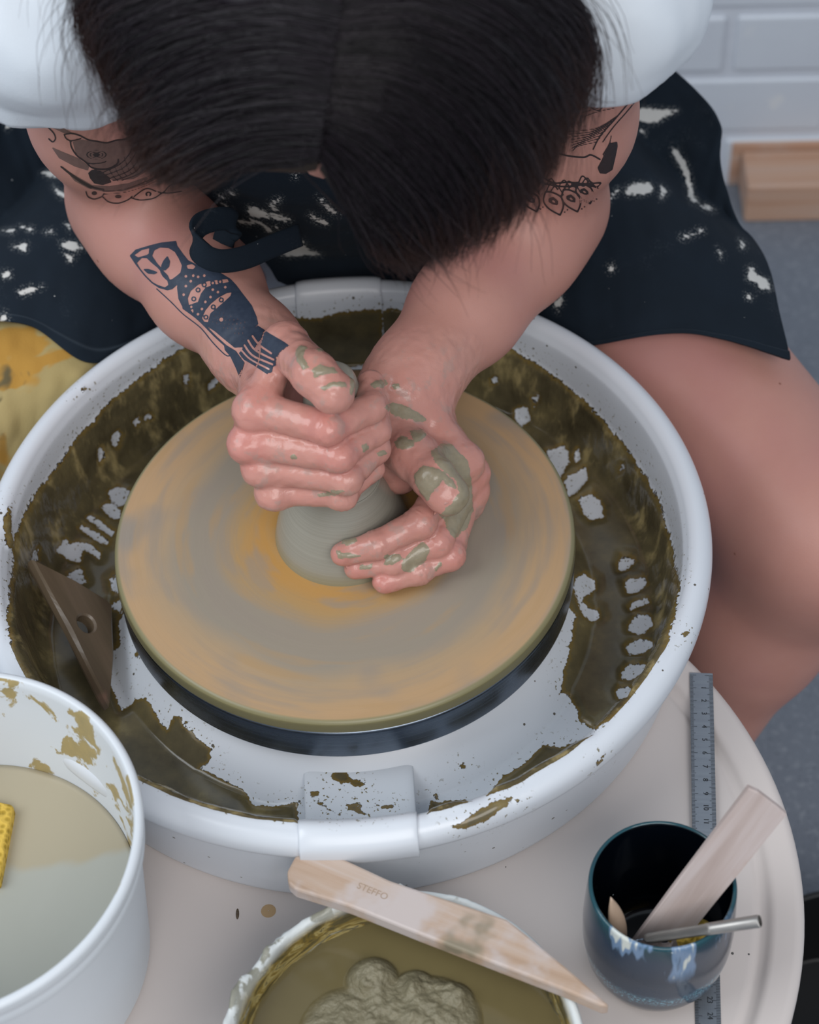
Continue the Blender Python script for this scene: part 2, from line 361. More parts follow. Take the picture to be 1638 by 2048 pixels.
BARE_GLINT = [[(1237, 1130), (1245, 1112), (1262, 1113), (1270, 1125), (1255, 1138), (1240, 1142)], [(1247, 1165), (1262, 1157), (1290, 1155), (1296, 1168), (1275, 1185), (1255, 1187)],  # bare plastic, mixed with window reflections on wet slip painted in as white
        [(1258, 1215), (1270, 1205), (1293, 1195), (1297, 1206), (1275, 1216), (1262, 1222)], [(1256, 1250), (1272, 1234), (1300, 1233), (1305, 1250), (1285, 1270), (1258, 1264)],
        [(1253, 1295), (1270, 1281), (1300, 1283), (1306, 1293), (1285, 1309), (1257, 1309)], [(1244, 1345), (1258, 1329), (1292, 1330), (1286, 1346), (1262, 1359), (1244, 1361)], [(1233, 1385), (1240, 1374), (1264, 1376), (1256, 1396), (1237, 1399)],
        [(1148, 1155), (1170, 1149), (1190, 1163), (1189, 1180), (1172, 1190), (1166, 1205), (1176, 1219), (1195, 1221), (1199, 1236), (1185, 1244), (1166, 1231), (1157, 1205), (1148, 1180)],
        [(1093, 905), (1130, 890), (1135, 905), (1140, 925), (1118, 957), (1100, 930)], [(1128, 960), (1150, 945), (1172, 936), (1174, 960), (1150, 986), (1136, 994)], [(1156, 1002), (1185, 986), (1207, 1015), (1206, 1036), (1180, 1041), (1164, 1022)],
        [(1033, 818), (1055, 813), (1059, 840), (1045, 854), (1031, 840)], [(1066, 792), (1078, 788), (1080, 802), (1070, 812)], [(1150, 912), (1158, 896), (1160, 915), (1152, 925)],
        [(215, 985), (235, 973), (260, 980), (256, 1000), (240, 1016), (220, 1001)], [(204, 1016), (217, 1007), (242, 1020), (240, 1040), (221, 1036)], [(156, 1056), (168, 1049), (220, 1083), (216, 1092), (200, 1086)], [(171, 1036), (182, 1030), (230, 1065), (223, 1074)],
        [(110, 1101), (130, 1077), (140, 1089), (160, 1084), (185, 1089), (202, 1105), (199, 1120), (185, 1109), (166, 1099), (159, 1127), (134, 1117)], [(136, 1146), (160, 1139), (173, 1165), (155, 1174), (135, 1156)], [(220, 1160), (233, 1149), (238, 1187), (224, 1181)], [(216, 1213), (242, 1199), (244, 1227)],
        [(222, 872), (234, 860), (242, 870), (233, 895), (224, 890)], [(266, 842), (274, 834), (276, 842), (270, 848)], [(288, 832), (300, 826), (302, 836), (290, 840)], [(195, 900), (200, 892), (208, 905), (198, 925)], [(416, 768), (432, 752), (440, 756), (428, 772), (418, 780)], [(366, 752), (374, 748), (376, 770), (368, 766)],
        [(62, 1110), (70, 1095), (74, 1120), (64, 1132)], [(985, 758), (994, 752), (996, 764), (986, 768)], [(1242, 930), (1248, 926), (1250, 938), (1244, 940)]]
RIMP = [[(905, 1655), (935, 1636), (985, 1604), (1024, 1596), (1016, 1612), (975, 1640), (930, 1660)], [(1358, 1268), (1368, 1262), (1380, 1266), (1370, 1274)], [(6, 1050), (14, 1010), (24, 1012), (22, 1060), (30, 1100), (12, 1098)], [(163, 778), (170, 772), (174, 780), (166, 784)], [(1192, 1524), (1206, 1512), (1204, 1524), (1194, 1532)], [(1032, 1602), (1038, 1598), (1042, 1606), (1034, 1610)]]
def mud_field(P):
    Q = proj(P); f = np.full(len(Q), -1e9)
    for p in MUDP: f = np.maximum(f, poly_sd(Q, p))
    for p in BARE_GLINT: f = np.minimum(f, -poly_sd(Q, p))
    return f
def pan_mat():
    t = NT('white_pan_with_slip'); raw = t.attr('mud'); n = t.noise(scale=90, detail=3); n2 = t.noise(scale=420, detail=2)
    f = t.math('ADD', raw, t.math('ADD', t.math('MULTIPLY_ADD', n, 14, -7), t.math('MULTIPLY_ADD', n2, 11, -5.5)))
    m = t.step(f, -0.6, 0.8)
    spl = t.math('MULTIPLY', t.math('LESS_THAN', t.attr('mud'), 0.0), t.step(raw, -42, -6)); spl = t.math('MULTIPLY', spl, t.step(n2, 0.64, 0.68))
    wht = t.mix(t.noise(scale=6), lin('d3d8de'), lin('c9ced6')); wht = t.mix(t.math('MULTIPLY', t.specks(110, 0.13, 0.30), 1.0), wht, lin('57524a')); wht = t.mix(t.specks(45, 0.1, 0.05), wht, lin('4a463c'))
    big = t.noise(scale=28, detail=5, rough=0.6); wall = t.attr('wall')
    mud = t.ramp(big, [(0.30, lin('463f2e')), (0.48, lin('5b533d')), (0.60, lin('6a6044')), (0.74, lin('8c7f58'))])
    streak = t.noise(t.coord((60, 60, 22)), 1.0, 4, 0.6); mud = t.mix(t.math('MULTIPLY', t.step(streak, 0.50, 0.68), wall), mud, lin('a09065'))
    thin = t.step(f, 9, 1); mud = t.mix(t.math('MULTIPLY', thin, 0.7), mud, lin('75602f'))
    col = t.mix(spl, t.mix(m, wht, mud), lin('6a5f3a'))
    h = t.math('ADD', t.math('MULTIPLY', m, 0.6), t.math('MULTIPLY', t.math('MULTIPLY', m, wall), streak))
    ro = t.math('MULTIPLY_ADD', m, -0.14, 0.30)
    return t.fin(col, ro, 0, t.bump(h, 0.9, 0.002), 0.5)
MPAN = pan_mat()
pan = empty('splash_pan', (0, 0, 0))
def pan_half(t0, t1, n=540):
    th = np.linspace(t0, t1, n); k = len(prof)
    V = np.stack([prof[None, :, 0] * np.cos(th)[:, None], prof[None, :, 0] * np.sin(th)[:, None], np.repeat(prof[None, :, 1], n, 0)], -1)
    P = V.reshape(-1, 3); f = mud_field(P).reshape(n, k); f[:, icrest:] = -200
    fr = np.full(len(P), -60.)
    for p in RIMP: fr = np.maximum(fr, poly_sd(proj(P), p))
    rimk = (np.arange(k) >= icrest - 12) & (np.arange(k) < icrest + 30); f = np.where(rimk[None], np.maximum(f, fr.reshape(n, k)), f)
    wl = np.clip((prof[:, 0] - 0.202) / 0.008, 0, 1) * (np.arange(k) < icrest)
    tg = np.gradient(prof, axis=0); nr, nz = -tg[:, 1], tg[:, 0]; nl = np.hypot(nr, nz); nr, nz = nr / nl, nz / nl
    amp = np.clip((f + 2) / 10, 0, 1) * (0.0005 + 0.0022 * fbm(V * [1, 1, .35], 70, 3) * (0.25 + wl[None, :]))
    V[..., 0] += amp * nr * np.cos(th)[:, None]; V[..., 1] += amp * nr * np.sin(th)[:, None]; V[..., 2] += amp * nz
    pool = np.clip((f - 0) / 16, 0, 1) * ((prof[:, 0] > 0.14) & (prof[:, 0] < 0.2105))[None, :]; V[..., 2] = np.maximum(V[..., 2], V[..., 2] * (1 - pool) + pool * -0.0745)
    i = np.arange(n - 1)[:, None]; j = np.arange(k - 1)[None, :]; a = i * k + j; b = a + k
    Fc = np.stack([a, b, b + 1, a + 1], -1).reshape(-1, 4)
    o = pyd('pan_half', V.reshape(-1, 3), Fc, MPAN, pan); fattr(o, 'mud', f.ravel()); fattr(o, 'wall', np.tile(wl, n))
    return o
TF2 = TF + 2 * math.pi if TF < TB else TF
pan_half(TB, TF2); pan_half(TF2 - 2 * math.pi, TB)
CLIPS = [[(662, 1548), (672, 1540), (690, 1538), (698, 1552), (705, 1560), (722, 1560), (730, 1568), (722, 1576), (708, 1572), (698, 1566), (682, 1570), (670, 1560), (664, 1556)], [(634, 1604), (650, 1606), (660, 1616), (682, 1630), (678, 1632), (656, 1622), (640, 1612)], [(690, 1608), (706, 1609), (732, 1612), (712, 1616), (734, 1628), (728, 1630), (700, 1617)], [(742, 1605), (768, 1610), (786, 1608), (788, 1614), (764, 1620)], [(586, 632), (600, 636), (640, 638), (680, 622), (765, 618), (765, 720), (586, 760)], [(620, 1582), (640, 1580), (640, 1590), (620, 1590)]]
def clip(th0, hw):
    d = np.array([math.cos(th0), math.sin(th0)]); nn = np.array([-d[1], d[0]])
    pr2 = resample(catmull([(0.120, -0.058), (0.150, -0.0600), (0.190, -0.0600), (0.2045, -0.056), (0.2085, -0.048), (0.2165, -0.004), (0.2185, 0.0025), (0.2225, 0.0075), (0.2275, 0.0096), (0.2330, 0.0080), (0.2388, 0.0030), (0.2405, -0.004), (0.2395, -0.0125), (0.2370, -0.0165)], 300), 120)
    ts = np.linspace(-hw, hw, 70); V = []
    for t in ts:
        e = 1 - (abs(t) / hw) ** 14 if abs(t) < hw else 0
        r = np.sqrt(np.maximum(pr2[:, 0] ** 2 - t * t * 0.85, 1e-6)); z = pr2[:, 1] - (1 - e) * 0.0015
        V.append(np.stack([d[0] * r + nn[0] * t, d[1] * r + nn[1] * t, z], -1))
    for s in (0, -1):   # side walls down to the pan
        base = V[s].copy(); g = np.stack([base[:, 0], base[:, 1], base[:, 2] - np.where(np.arange(len(base)) < 52, 0.022, 0.006)], -1)
        V = ([g] + V) if s == 0 else (V + [g])
    n, k = len(V), len(pr2); V = np.array(V).reshape(-1, 3); i = np.arange(n - 1)[:, None]; j = np.arange(k - 1)[None, :]; a = i * k + j; b = a + k
    Fc = np.stack([a, a + 1, b + 1, b], -1).reshape(-1, 4)
    o = pyd('joining_strip', V, Fc, MPAN, pan); Q = proj(V); f = np.full(len(Q), -200.)
    for p in CLIPS: f = np.maximum(f, poly_sd(Q, p))
    fattr(o, 'mud', f); fattr(o, 'wall', np.zeros(len(V)))
clip(TF, 0.0345); clip(TB, 0.031)
tag(pan, 'round white plastic splash pan with brown slip around the wheel head', 'splash pan')
# ------------------------------------------------------------------ clay on the wheel
def clay_mat(name='wet_grey_clay'):
    t = NT(name); sx = t.n('ShaderNodeSeparateXYZ'); t.L(t.coord(), sx.inputs[0])
    cz = t.n('ShaderNodeCombineXYZ'); t.L(t.math('MULTIPLY', sx.outputs[2], 420), cz.inputs[2]); ring = t.noise(cz.outputs[0], 1.0, 4, 0.6)
    col = t.mix(ring, lin('7f7c70'), lin('a09d92')); col = t.mix(t.step(sx.outputs[2], 0.012, 0.0), col, lin('8a846c'))
    return t.fin(col, 0.22, 0, t.bump(ring, 0.35, 0.0008), 0.5)
MCLAY = clay_mat()
cp = catmull([(0.0450, 0.0), (0.0445, 0.003), (0.0425, 0.012), (0.0385, 0.024), (0.0325, 0.038), (0.0275, 0.050), (0.0262, 0.0555), (0.0245, 0.0575), (0.0200, 0.078), (0.0185, 0.100), (0.0185, 0.120), (0.0165, 0.135), (0.0145, 0.1435), (0.0120, 0.1475), (0.006, 0.149), (0.0004, 0.149)], 160)
clay = lathe('clay_cone', cp, MCLAY, None, 120)
V = np.array([v.co[:] for v in clay.data.vertices]); a = np.arctan2(V[:, 1], V[:, 0]); w = 1 + 0.05 * np.clip((V[:, 2] - .08) / .06, 0, 1) * np.sin(3 * a + 1)
V[:, :2] *= w[:, None]; clay.data.vertices.foreach_set('co', V.astype(np.float32).ravel())
tag(clay, 'wet grey clay being coned up in the middle of the wheel', 'clay')

# ------------------------------------------------------------------ wooden rib lying in the pan
MRIB = m_wood('muddy_wood', ['4a3b30', '5d5040', '6a5a4a'], (6, 60, 60), rough=0.35, stain=(0.62, '8a6558'))
A = atz(52, 1130, -0.018); B = atz(212, 1216, -0.058); Cc = atz(206, 1425, -0.062)
A, B, Cc = [np.array(v) for v in (A, B, Cc)]
xd = (Cc - A) / np.linalg.norm(Cc - A); nz = np.cross(xd, B - A); nz /= np.linalg.norm(nz); nz = nz if nz[2] > 0 else -nz; yd = np.cross(nz, xd)
L2 = lambda P: ((P - A) @ xd, (P - A) @ yd)
outl = [L2(A), (L2(A)[0] * .5 + L2(B)[0] * .5, (L2(A)[1] + L2(B)[1]) * .5 + .003), L2(B), (L2(B)[0] * .5 + L2(Cc)[0] * .5 + .002, L2(B)[1] * .5 + L2(Cc)[1] * .5 + .002), L2(Cc)]
hp = np.array(atz(152, 1266, -0.05)); hc = np.array(L2(hp))
def poly_hole(outl, hc, hr, h, bev):
    """plate with a round hole: outline ring and hole ring bridged"""
    O = resample(np.array(outl + [outl[0]]), 49)[:-1]; n = len(O)
    area2 = sum(O[i][0] * O[(i + 1) % n][1] - O[(i + 1) % n][0] * O[i][1] for i in range(n))
    if area2 < 0: O = O[::-1]
    ang = np.arctan2(O[:, 1] - hc[1], O[:, 0] - hc[0]); H = np.stack([hc[0] + hr * np.cos(ang), hc[1] + hr * np.sin(ang)], -1)
    cen = O.mean(0); Oi = O + (cen - O) / np.linalg.norm(cen - O, axis=1)[:, None] * bev
    H2 = np.stack([hc[0] + (hr + bev * .6) * np.cos(ang), hc[1] + (hr + bev * .6) * np.sin(ang)], -1)
    rings = [(H, 0), (O * 0 + Oi, 0), (O, bev), (O, h - bev), (Oi, h), (H2, h), (H, h - bev * .6), (H, 0)]
    V = np.concatenate([np.c_[r, np.full(n, z)] for r, z in rings]); Fc = []
    for k in range(len(rings) - 1):
        for i in range(n): a = k * n + i; b = k * n + (i + 1) % n; Fc.append((a, b, b + n, a + n))
    return V, Fc
V, Fc = poly_hole([tuple(p) for p in outl], hc, 0.0065, 0.009, 0.0022)
rib = pyd('wooden_rib', V, Fc, MRIB, None, sm=False); frame(rib, A, xd, nz)
tag(rib, 'muddy brown triangular wooden rib with a hole lying in the splash pan', 'pottery tool')

# ------------------------------------------------------------------ white bucket of water, sponge
def bucket_mat():
    t = NT('bucket_plastic_with_slip'); sx = t.n('ShaderNodeSeparateXYZ'); t.L(t.coord(), sx.inputs[0])
    f = t.attr('inside'); n = t.noise(scale=34, detail=5, rough=0.6, dist=0.6); n2 = t.noise(scale=120, detail=3)
    m = t.math('MULTIPLY', t.step(t.math('ADD', n, t.math('MULTIPLY', n2, 0.15)), 0.615, 0.66), f)
    col = t.mix(t.noise(scale=5), lin('d6dbe0'), lin('ccd2d8')); col = t.mix(m, col, t.mix(n2, lin('8f8460'), lin('b09a66')))
    col = t.mix(t.math('MULTIPLY', t.specks(70, 0.18, 0.12), f), col, lin('6b5c3c'))
    return t.fin(col, 0.48, 0, None, 0.5)
MBUCK = bucket_mat()
bc = (-0.2253, -0.251); bz = 0.060
bk = empty('plastic_bucket', (bc[0], bc[1], ZT))
h = bz - ZT
outer = rounded([(0.0005, 0.0), (0.093, 0.0), (0.0985, 0.006), (0.1075, h - 0.026), (0.1112, h - 0.022), (0.1120, h - 0.016), (0.1112, h - 0.012), (0.1128, h - 0.008), (0.1133, h - 0.002), (0.1115, h), (0.1085, h), (0.1070, h - 0.004), (0.1060, h - 0.02), (0.0945, 0.01), (0.0005, 0.004)], 0.0025, 4)
o = lathe('bucket_body', outer, MBUCK, bk, 160)
V = np.array([v.co[:] for v in o.data.vertices]); rr = np.hypot(V[:, 0], V[:, 1]); kk = np.arange(len(V)) % len(outer)
ins = (kk > np.argmax(outer[:, 1]) + 3).astype(float); fattr(o, 'inside', ins)
tag(bk, 'large white plastic bucket of cloudy water beside the splash pan', 'bucket')
def water_mat():
    t = NT('cloudy_water'); n = t.noise(scale=7, detail=4, dist=0.5); sx = t.n('ShaderNodeSeparateXYZ'); t.L(t.coord(), sx.inputs[0])
    k = t.step(t.math('ADD', sx.outputs[1], t.math('MULTIPLY', n, 0.06)), 0.052, 0.060)
    col = t.mix(k, t.mix(n, lin('a9aaa2'), lin('9c9d93')), lin('a59c86'))
    return t.fin(col, 0.06, 0, t.bump(t.noise(scale=60, detail=3), 0.05, 0.001), 0.5)
hw = 0.062
ri = 0.0948 + (0.106 - 0.0945) * (hw - 0.01) / (h - .03) - 0.0006
water = lathe('cloudy_water', [(0.0003, hw), (ri - 0.003, hw), (ri, hw + 0.0012), (ri, hw - 0.004), (0.0003, 0.0055)], water_mat(), bk, 128)
MSP = NT('yellow_sponge'); v = MSP.n('ShaderNodeTexVoronoi'); MSP.L(MSP.coord(), v.inputs['Vector']); v.inputs['Scale'].default_value = 260
MSP = MSP.fin(MSP.mix(MSP.step(v.outputs['Distance'], 0.2, 0.6), lin('a88a2c'), lin('d2b04c')), 0.9, 0, MSP.bump(v.outputs['Distance'], 0.8, 0.0015))
zs = ZT + hw
S = [atz(-70, 1600, zs), atz(32, 1622, zs), atz(25, 1660, zs), atz(2, 1780, zs), atz(-90, 1760, zs)]
s0 = np.mean(S, axis=0)
bm = prism_bm([(p[0] - s0[0], p[1] - s0[1]) for p in S], 0.022, 0.0025, 3); sp = from_bm('sponge', bm, MSP); sp.location = (s0[0], s0[1], zs - 0.014)
tag(sp, 'yellow sponge floating in the white bucket of cloudy water', 'sponge')

# ------------------------------------------------------------------ tub of slip with stick across it
def tub_mat():
    t = NT('tub_plastic_with_clay'); f = t.attr('inside'); v = t.coord((26, 26, 110)); n = t.noise(v, 1.0, 5, 0.65, 1.2); n2 = t.noise(scale=60, detail=4)
    clayc = t.ramp(n, [(0.32, lin('3b3520')), (0.44, lin('595032')), (0.50, lin('7b6730')), (0.56, lin('a39460')), (0.61, lin('544d38')), (0.70, lin('c0bda8'))])
    col = t.mix(f, lin('d3d8d8'), clayc); rimclay = t.math('MULTIPLY', t.step(n2, 0.5, 0.56), t.attr('lip')); col = t.mix(rimclay, col, lin('8a897c'))
    return t.fin(col, 0.3, 0, t.bump(n, 0.5, 0.0015))
sc = (0.0233, -0.3537); hz = -0.02 - ZT
tubo = empty('slip_tub', (sc[0], sc[1], ZT))
pr = rounded([(0.0005, 0.0), (0.082, 0.0), (0.086, 0.004), (0.0965, hz - 0.006), (0.0998, hz - 0.005), (0.1000, hz), (0.0962, hz + 0.0004), (0.0945, hz - 0.003), (0.083, 0.006), (0.0005, 0.005)], 0.002, 4)
prr = resample(pr, 150)
o = lathe('tub_body', prr, tub_mat(), tubo, 240)
V = np.array([v.co[:] for v in o.data.vertices]); kk = np.arange(len(V)) % len(prr); top = np.argmax(prr[:, 1])
n_ = fbm(V, 90, 3); ang = np.arctan2(V[:, 1], V[:, 0]); lipw = np.clip(1 - np.abs(V[:, 2] - hz) / 0.008, 0, 1) * np.clip((np.sin(ang - 1.2) + 0.25) * 2, 0, 1)
insd = np.clip((kk - top - 1) / 3, 0, 1); fattr(o, 'inside', insd); fattr(o, 'lip', lipw)
rv = np.hypot(V[:, 0], V[:, 1]); dd = lipw * np.clip(n_ - .45, 0, 1) * 0.012 - insd * (n_ - .4) * 0.006; V[:, 0] -= V[:, 0] / np.maximum(rv, 1e-3) * -dd * .6; V[:, 1] -= V[:, 1] / np.maximum(rv, 1e-3) * -dd * .6; V[:, 2] += lipw * np.clip(n_ - .45, 0, 1) * 0.014
o.data.vertices.foreach_set('co', V.astype(np.float32).ravel())
tag(tubo, 'white plastic tub smeared with clay and full of brown slip under the wooden stick', 'tub')
def slip_mat():
    t = NT('brown_slip'); n = t.noise(scale=14, detail=5); e = t.attr('lump')
    col = t.mix(n, lin('5c5237'), lin('716746')); col = t.mix(e, col, t.mix(t.noise(scale=120, detail=4), lin('68624c'), lin('878068')))
    return t.fin(col, t.math('MULTIPLY_ADD', e, 0.3, 0.12), 0, t.bump(t.math('MULTIPLY', t.noise(scale=330, detail=4), e), 0.8, 0.002), 0.5)
hs = 0.044; rs = 0.0917; N = 220
gx, gy = np.meshgrid(np.linspace(-1, 1, N), np.linspace(-1, 1, N)); 
# square-to-disc grid
dx = gx * np.sqrt(1 - gy ** 2 / 2) * rs; dy = gy * np.sqrt(1 - gx ** 2 / 2) * rs
P = np.stack([dx, dy, 0 * dx], -1).reshape(-1, 3)
cl = atz(820, 2010, ZT + hs)[:2] - np.array(sc)
def blob(c, r): return np.clip(1 - ((P[:, 0] - c[0]) ** 2 + (P[:, 1] - c[1]) ** 2) / r ** 2, 0, 1)
lump = np.zeros(len(P))
for px_, py_, rad, hh in [(745, 1965, .016, .008), (830, 1985, .014, .007), (905, 2005, .013, .008), (780, 2030, .025, .006), (860, 2048, .03, .008), (700, 2070, .03, .006), (800, 2110, .05, .008)]:
    c_ = atz(px_, py_, ZT + hs)[:2] - np.array(sc); lump = np.maximum(lump, blob(c_, rad) * hh)
rough_ = fbm(P, 150, 4); rid = 1 - np.abs(2 * fbm(P, 90, 3, 3) - 1)
hgt = lump * (0.4 + 1.3 * rough_) + (lump > 0) * lump * rid * 0.5 + 0.0012 * fbm(P, 30, 3) * (1 - np.clip(lump * 300, 0, 1))
P[:, 2] = hs + hgt - 0.0006; edge_ = np.hypot(P[:, 0], P[:, 1]) / rs
i = np.arange(N - 1)[:, None]; j = np.arange(N - 1)[None, :]; a = i * N + j; Fc = np.stack([a, a + 1, a + N + 1, a + N], -1).reshape(-1, 4)
o = pyd('slip', P, Fc, slip_mat(), tubo); fattr(o, 'lump', np.clip(lump * 400, 0, 1))

MSTICK = m_wood('pale_worn_wood', ['9c7f66', 'b39a86', 'bfb0a6'], (5, 70, 70), rough=0.55, stain=(0.60, '857b68'), wash=(22, 'bdb2ae'), scale=1.0)
zk = -0.0065
K = [atz(574, 1742, zk), atz(590, 1712, zk), atz(625, 1697, zk), atz(655, 1702, zk), atz(780, 1760, zk), atz(900, 1800, zk), atz(1015, 1838, zk), atz(1070, 1882, zk), atz(1140, 1940, zk), atz(1205, 1997, zk), atz(1219, 2010, zk), atz(1205, 2012, zk), atz(1130, 1980, zk), atz(1000, 1930, zk), atz(840, 1868, zk), atz(700, 1812, zk), atz(590, 1778, zk), atz(576, 1765, zk)]
K0 = np.array(K[0]); xd = np.array(K[10]) - K0; xd[2] = 0; xd /= np.linalg.norm(xd); yd = np.cross([0, 0, 1], xd)
pl = [((np.array(k) - K0) @ xd, (np.array(k) - K0) @ yd) for k in K]
bm = prism_bm(pl, 0.0105, 0.0016, 2); stick = from_bm('wooden_stick', bm, MSTICK, None, sm=False); frame(stick, K0 - np.array([0, 0, 0.0105]), xd)
tag(stick, 'pale worn pointed wooden stick laid across the tub of slip', 'pottery tool')
def text_mesh(name, s, size, mat, parent=None, ext=0.0001, font=None):
    cu = bpy.data.curves.new(name, 'FONT'); cu.body = s; cu.size = size; cu.align_x = 'CENTER'; cu.align_y = 'CENTER'; cu.extrude = ext; cu.resolution_u = 3
    to = bpy.data.objects.new(name, cu); C.objects.link(to)
    dg = bpy.context.evaluated_depsgraph_get(); me = bpy.data.meshes.new_from_object(to.evaluated_get(dg)); bpy.data.objects.remove(to); me.name = name
    o = obj(name, me, mat, parent, sm=False); return o
st_ = text_mesh('stamped_letters', 'STEFFO', 0.0058, m_plain('stamped_wood', 'a38d79', 0.7), stick, 0.00006)
q_ = np.array(atz(745, 1783, zk)) - K0; st_.location = (q_ @ xd, q_ @ yd, 0.01052)
# ------------------------------------------------------------------ steel ruler
ru = empty('steel_ruler'); q1 = np.array(atz(1403, 1377.5, ZT + 0.0052)); q24 = np.array(atz(1415.5, 2022.4, ZT)); ud = (q24 - q1) / np.linalg.norm(q24 - q1); ws = 0.0150
frame(ru, q1 - ud * 0.01, ud)      # local x runs along the scale, y across
MST = NT('ruler_steel'); MST = MST.fin(MST.mix(MST.noise(MST.coord((300, 8, 8)), 1.0, 3), lin('8e949c'), lin('a9afb6')), 0.38, 0.85)
MINK = m_plain('black_ink', '14161a', 0.5)
from_bm('blade', box_bm(0.315, ws, 0.0008, 0.0002, 1, c=(0.1555, 0, 0.0005)), MST, ru, sm=False)
V = []; Fc = []
for mm in range(0, 305):
    for s in (1, -1):
        ln = 0.0052 if mm % 10 == 0 else 0.0038 if mm % 5 == 0 else 0.0026
        if s < 0: ln *= 0.8
        x = mm * 0.001; y0 = s * ws / 2; y1 = s * (ws / 2 - ln); w = 0.00016
        b = len(V); V += [(x - w, y0, .00095), (x + w, y0, .00095), (x + w, y1, .00095), (x - w, y1, .00095)]; Fc.append((b, b + 1, b + 2, b + 3))
pyd('graduation', V, Fc, MINK, ru, sm=False)
for kk in list(range(1, 12)) + list(range(21, 31)):
    o = text_mesh('numeral', str(kk), 0.0046, MINK, ru); o.location = (kk * 0.01 - .0002, 0.0012, 0.0010)
tag(ru, 'thin steel ruler with black centimetre numbers lying on the cream table', 'ruler')

# ------------------------------------------------------------------ glazed mug with tools
def mug_mat():
    t = NT('blue_glaze'); sx = t.n('ShaderNodeSeparateXYZ'); t.L(t.coord(), sx.inputs[0]); z = sx.outputs[2]; n = t.noise(scale=45, detail=4); fine = t.noise(scale=700, detail=3)
    zz = t.math('ADD', z, t.math('MULTIPLY_ADD', n, 0.012, -0.006)); ins = t.attr('inside')
    col = t.ramp(t.math('DIVIDE', zz, 0.09), [(0.0, lin('343a44')), (0.20, lin('3a414b')), (0.30, lin('37485a')), (0.37, lin('2f4c60')), (0.42, lin('2a3a4c')), (0.6, lin('2a3442')), (0.82, lin('29384a')), (0.93, lin('1d3a46')), (1.0, lin('1b4650'))])
    sp_ = t.math('MULTIPLY', t.step(fine, 0.52, 0.62), t.math('MULTIPLY', t.step(zz, 0.021, 0.027), t.step(zz, 0.038, 0.031))); col = t.mix(sp_, col, lin('6fa3b4'))
    dr = t.noise(t.coord((70, 70, 14)), 1.0, 3, 0.6); front = t.step(sx.outputs[1], -0.012, -0.034)
    drip = t.math('MULTIPLY', t.math('MULTIPLY', t.step(t.math('ADD', dr, t.math('MULTIPLY', zz, 4.0)), 0.80, 0.87), front), t.step(zz, 0.05, 0.066)); col = t.mix(t.math('MULTIPLY', drip, 0.9), col, lin('6f89a8'))
    col = t.mix(t.math('MULTIPLY', drip, t.step(t.math('ADD', dr, t.math('MULTIPLY', zz, 4.0)), 0.90, 0.95)), col, lin('c9cdc6'))
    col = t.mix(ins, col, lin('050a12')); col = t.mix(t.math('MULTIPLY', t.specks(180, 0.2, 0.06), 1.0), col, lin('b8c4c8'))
    return t.fin(col, 0.12, 0, t.bump(n, 0.1, 0.001), 0.5)
mc = (0.1735, -0.2742); hm = 0.006 - ZT
pm = rounded([(0.0005, 0.0), (0.030, 0.0), (0.0355, 0.004), (0.0405, 0.016), (0.0432, 0.034), (0.0436, 0.052), (0.0425, 0.075), (0.0416, hm - 0.0012), (0.0402, hm), (0.0388, hm - 0.0012), (0.0393, 0.06), (0.0396, 0.04), (0.036, 0.014), (0.030, 0.007), (0.0005, 0.006)], 0.004, 4)
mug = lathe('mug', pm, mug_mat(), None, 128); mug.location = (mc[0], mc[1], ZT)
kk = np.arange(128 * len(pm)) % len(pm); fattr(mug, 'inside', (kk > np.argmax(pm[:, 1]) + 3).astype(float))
tag(mug, 'dark blue glazed ceramic mug holding pottery tools on the cream table', 'mug')
# flat wooden paddle
MPAD = m_wood('pale_grey_wood', ['a5938c', 'b7a8a3', 'c3b8b6'], (6, 90, 90), rough=0.6, stain=(0.68, 'b0988c'))
def through(a, b, n=1):
    d = np.array(b) - np.array(a); return d / np.linalg.norm(d)
tp = np.array(atz(1535, 1590, 0.066)); bt = np.array([mc[0] - 0.020, mc[1] - 0.020, ZT + 0.016])
xd = through(bt, tp); ln = np.linalg.norm(tp - bt)
side = np.cross([0.15, -0.75, 0.65], xd); side /= np.linalg.norm(side); nz = np.cross(xd, side)
hw_ = 0.0135
V, Fc = poly_hole([(0, -hw_ * .9), (ln * .5, -hw_), (ln - 0.004, -hw_ * 1.05), (ln + 0.0035, hw_), (ln * .5, hw_), (0, hw_ * .9)], np.array([0.040, -0.0035]), 0.0042, 0.0042, 0.0008)
pad = pyd('wooden_paddle', V, Fc, MPAD, None, sm=False); frame(pad, bt, xd, nz)
tag(pad, 'flat pale wooden paddle with a hole standing in the dark mug', 'pottery tool')
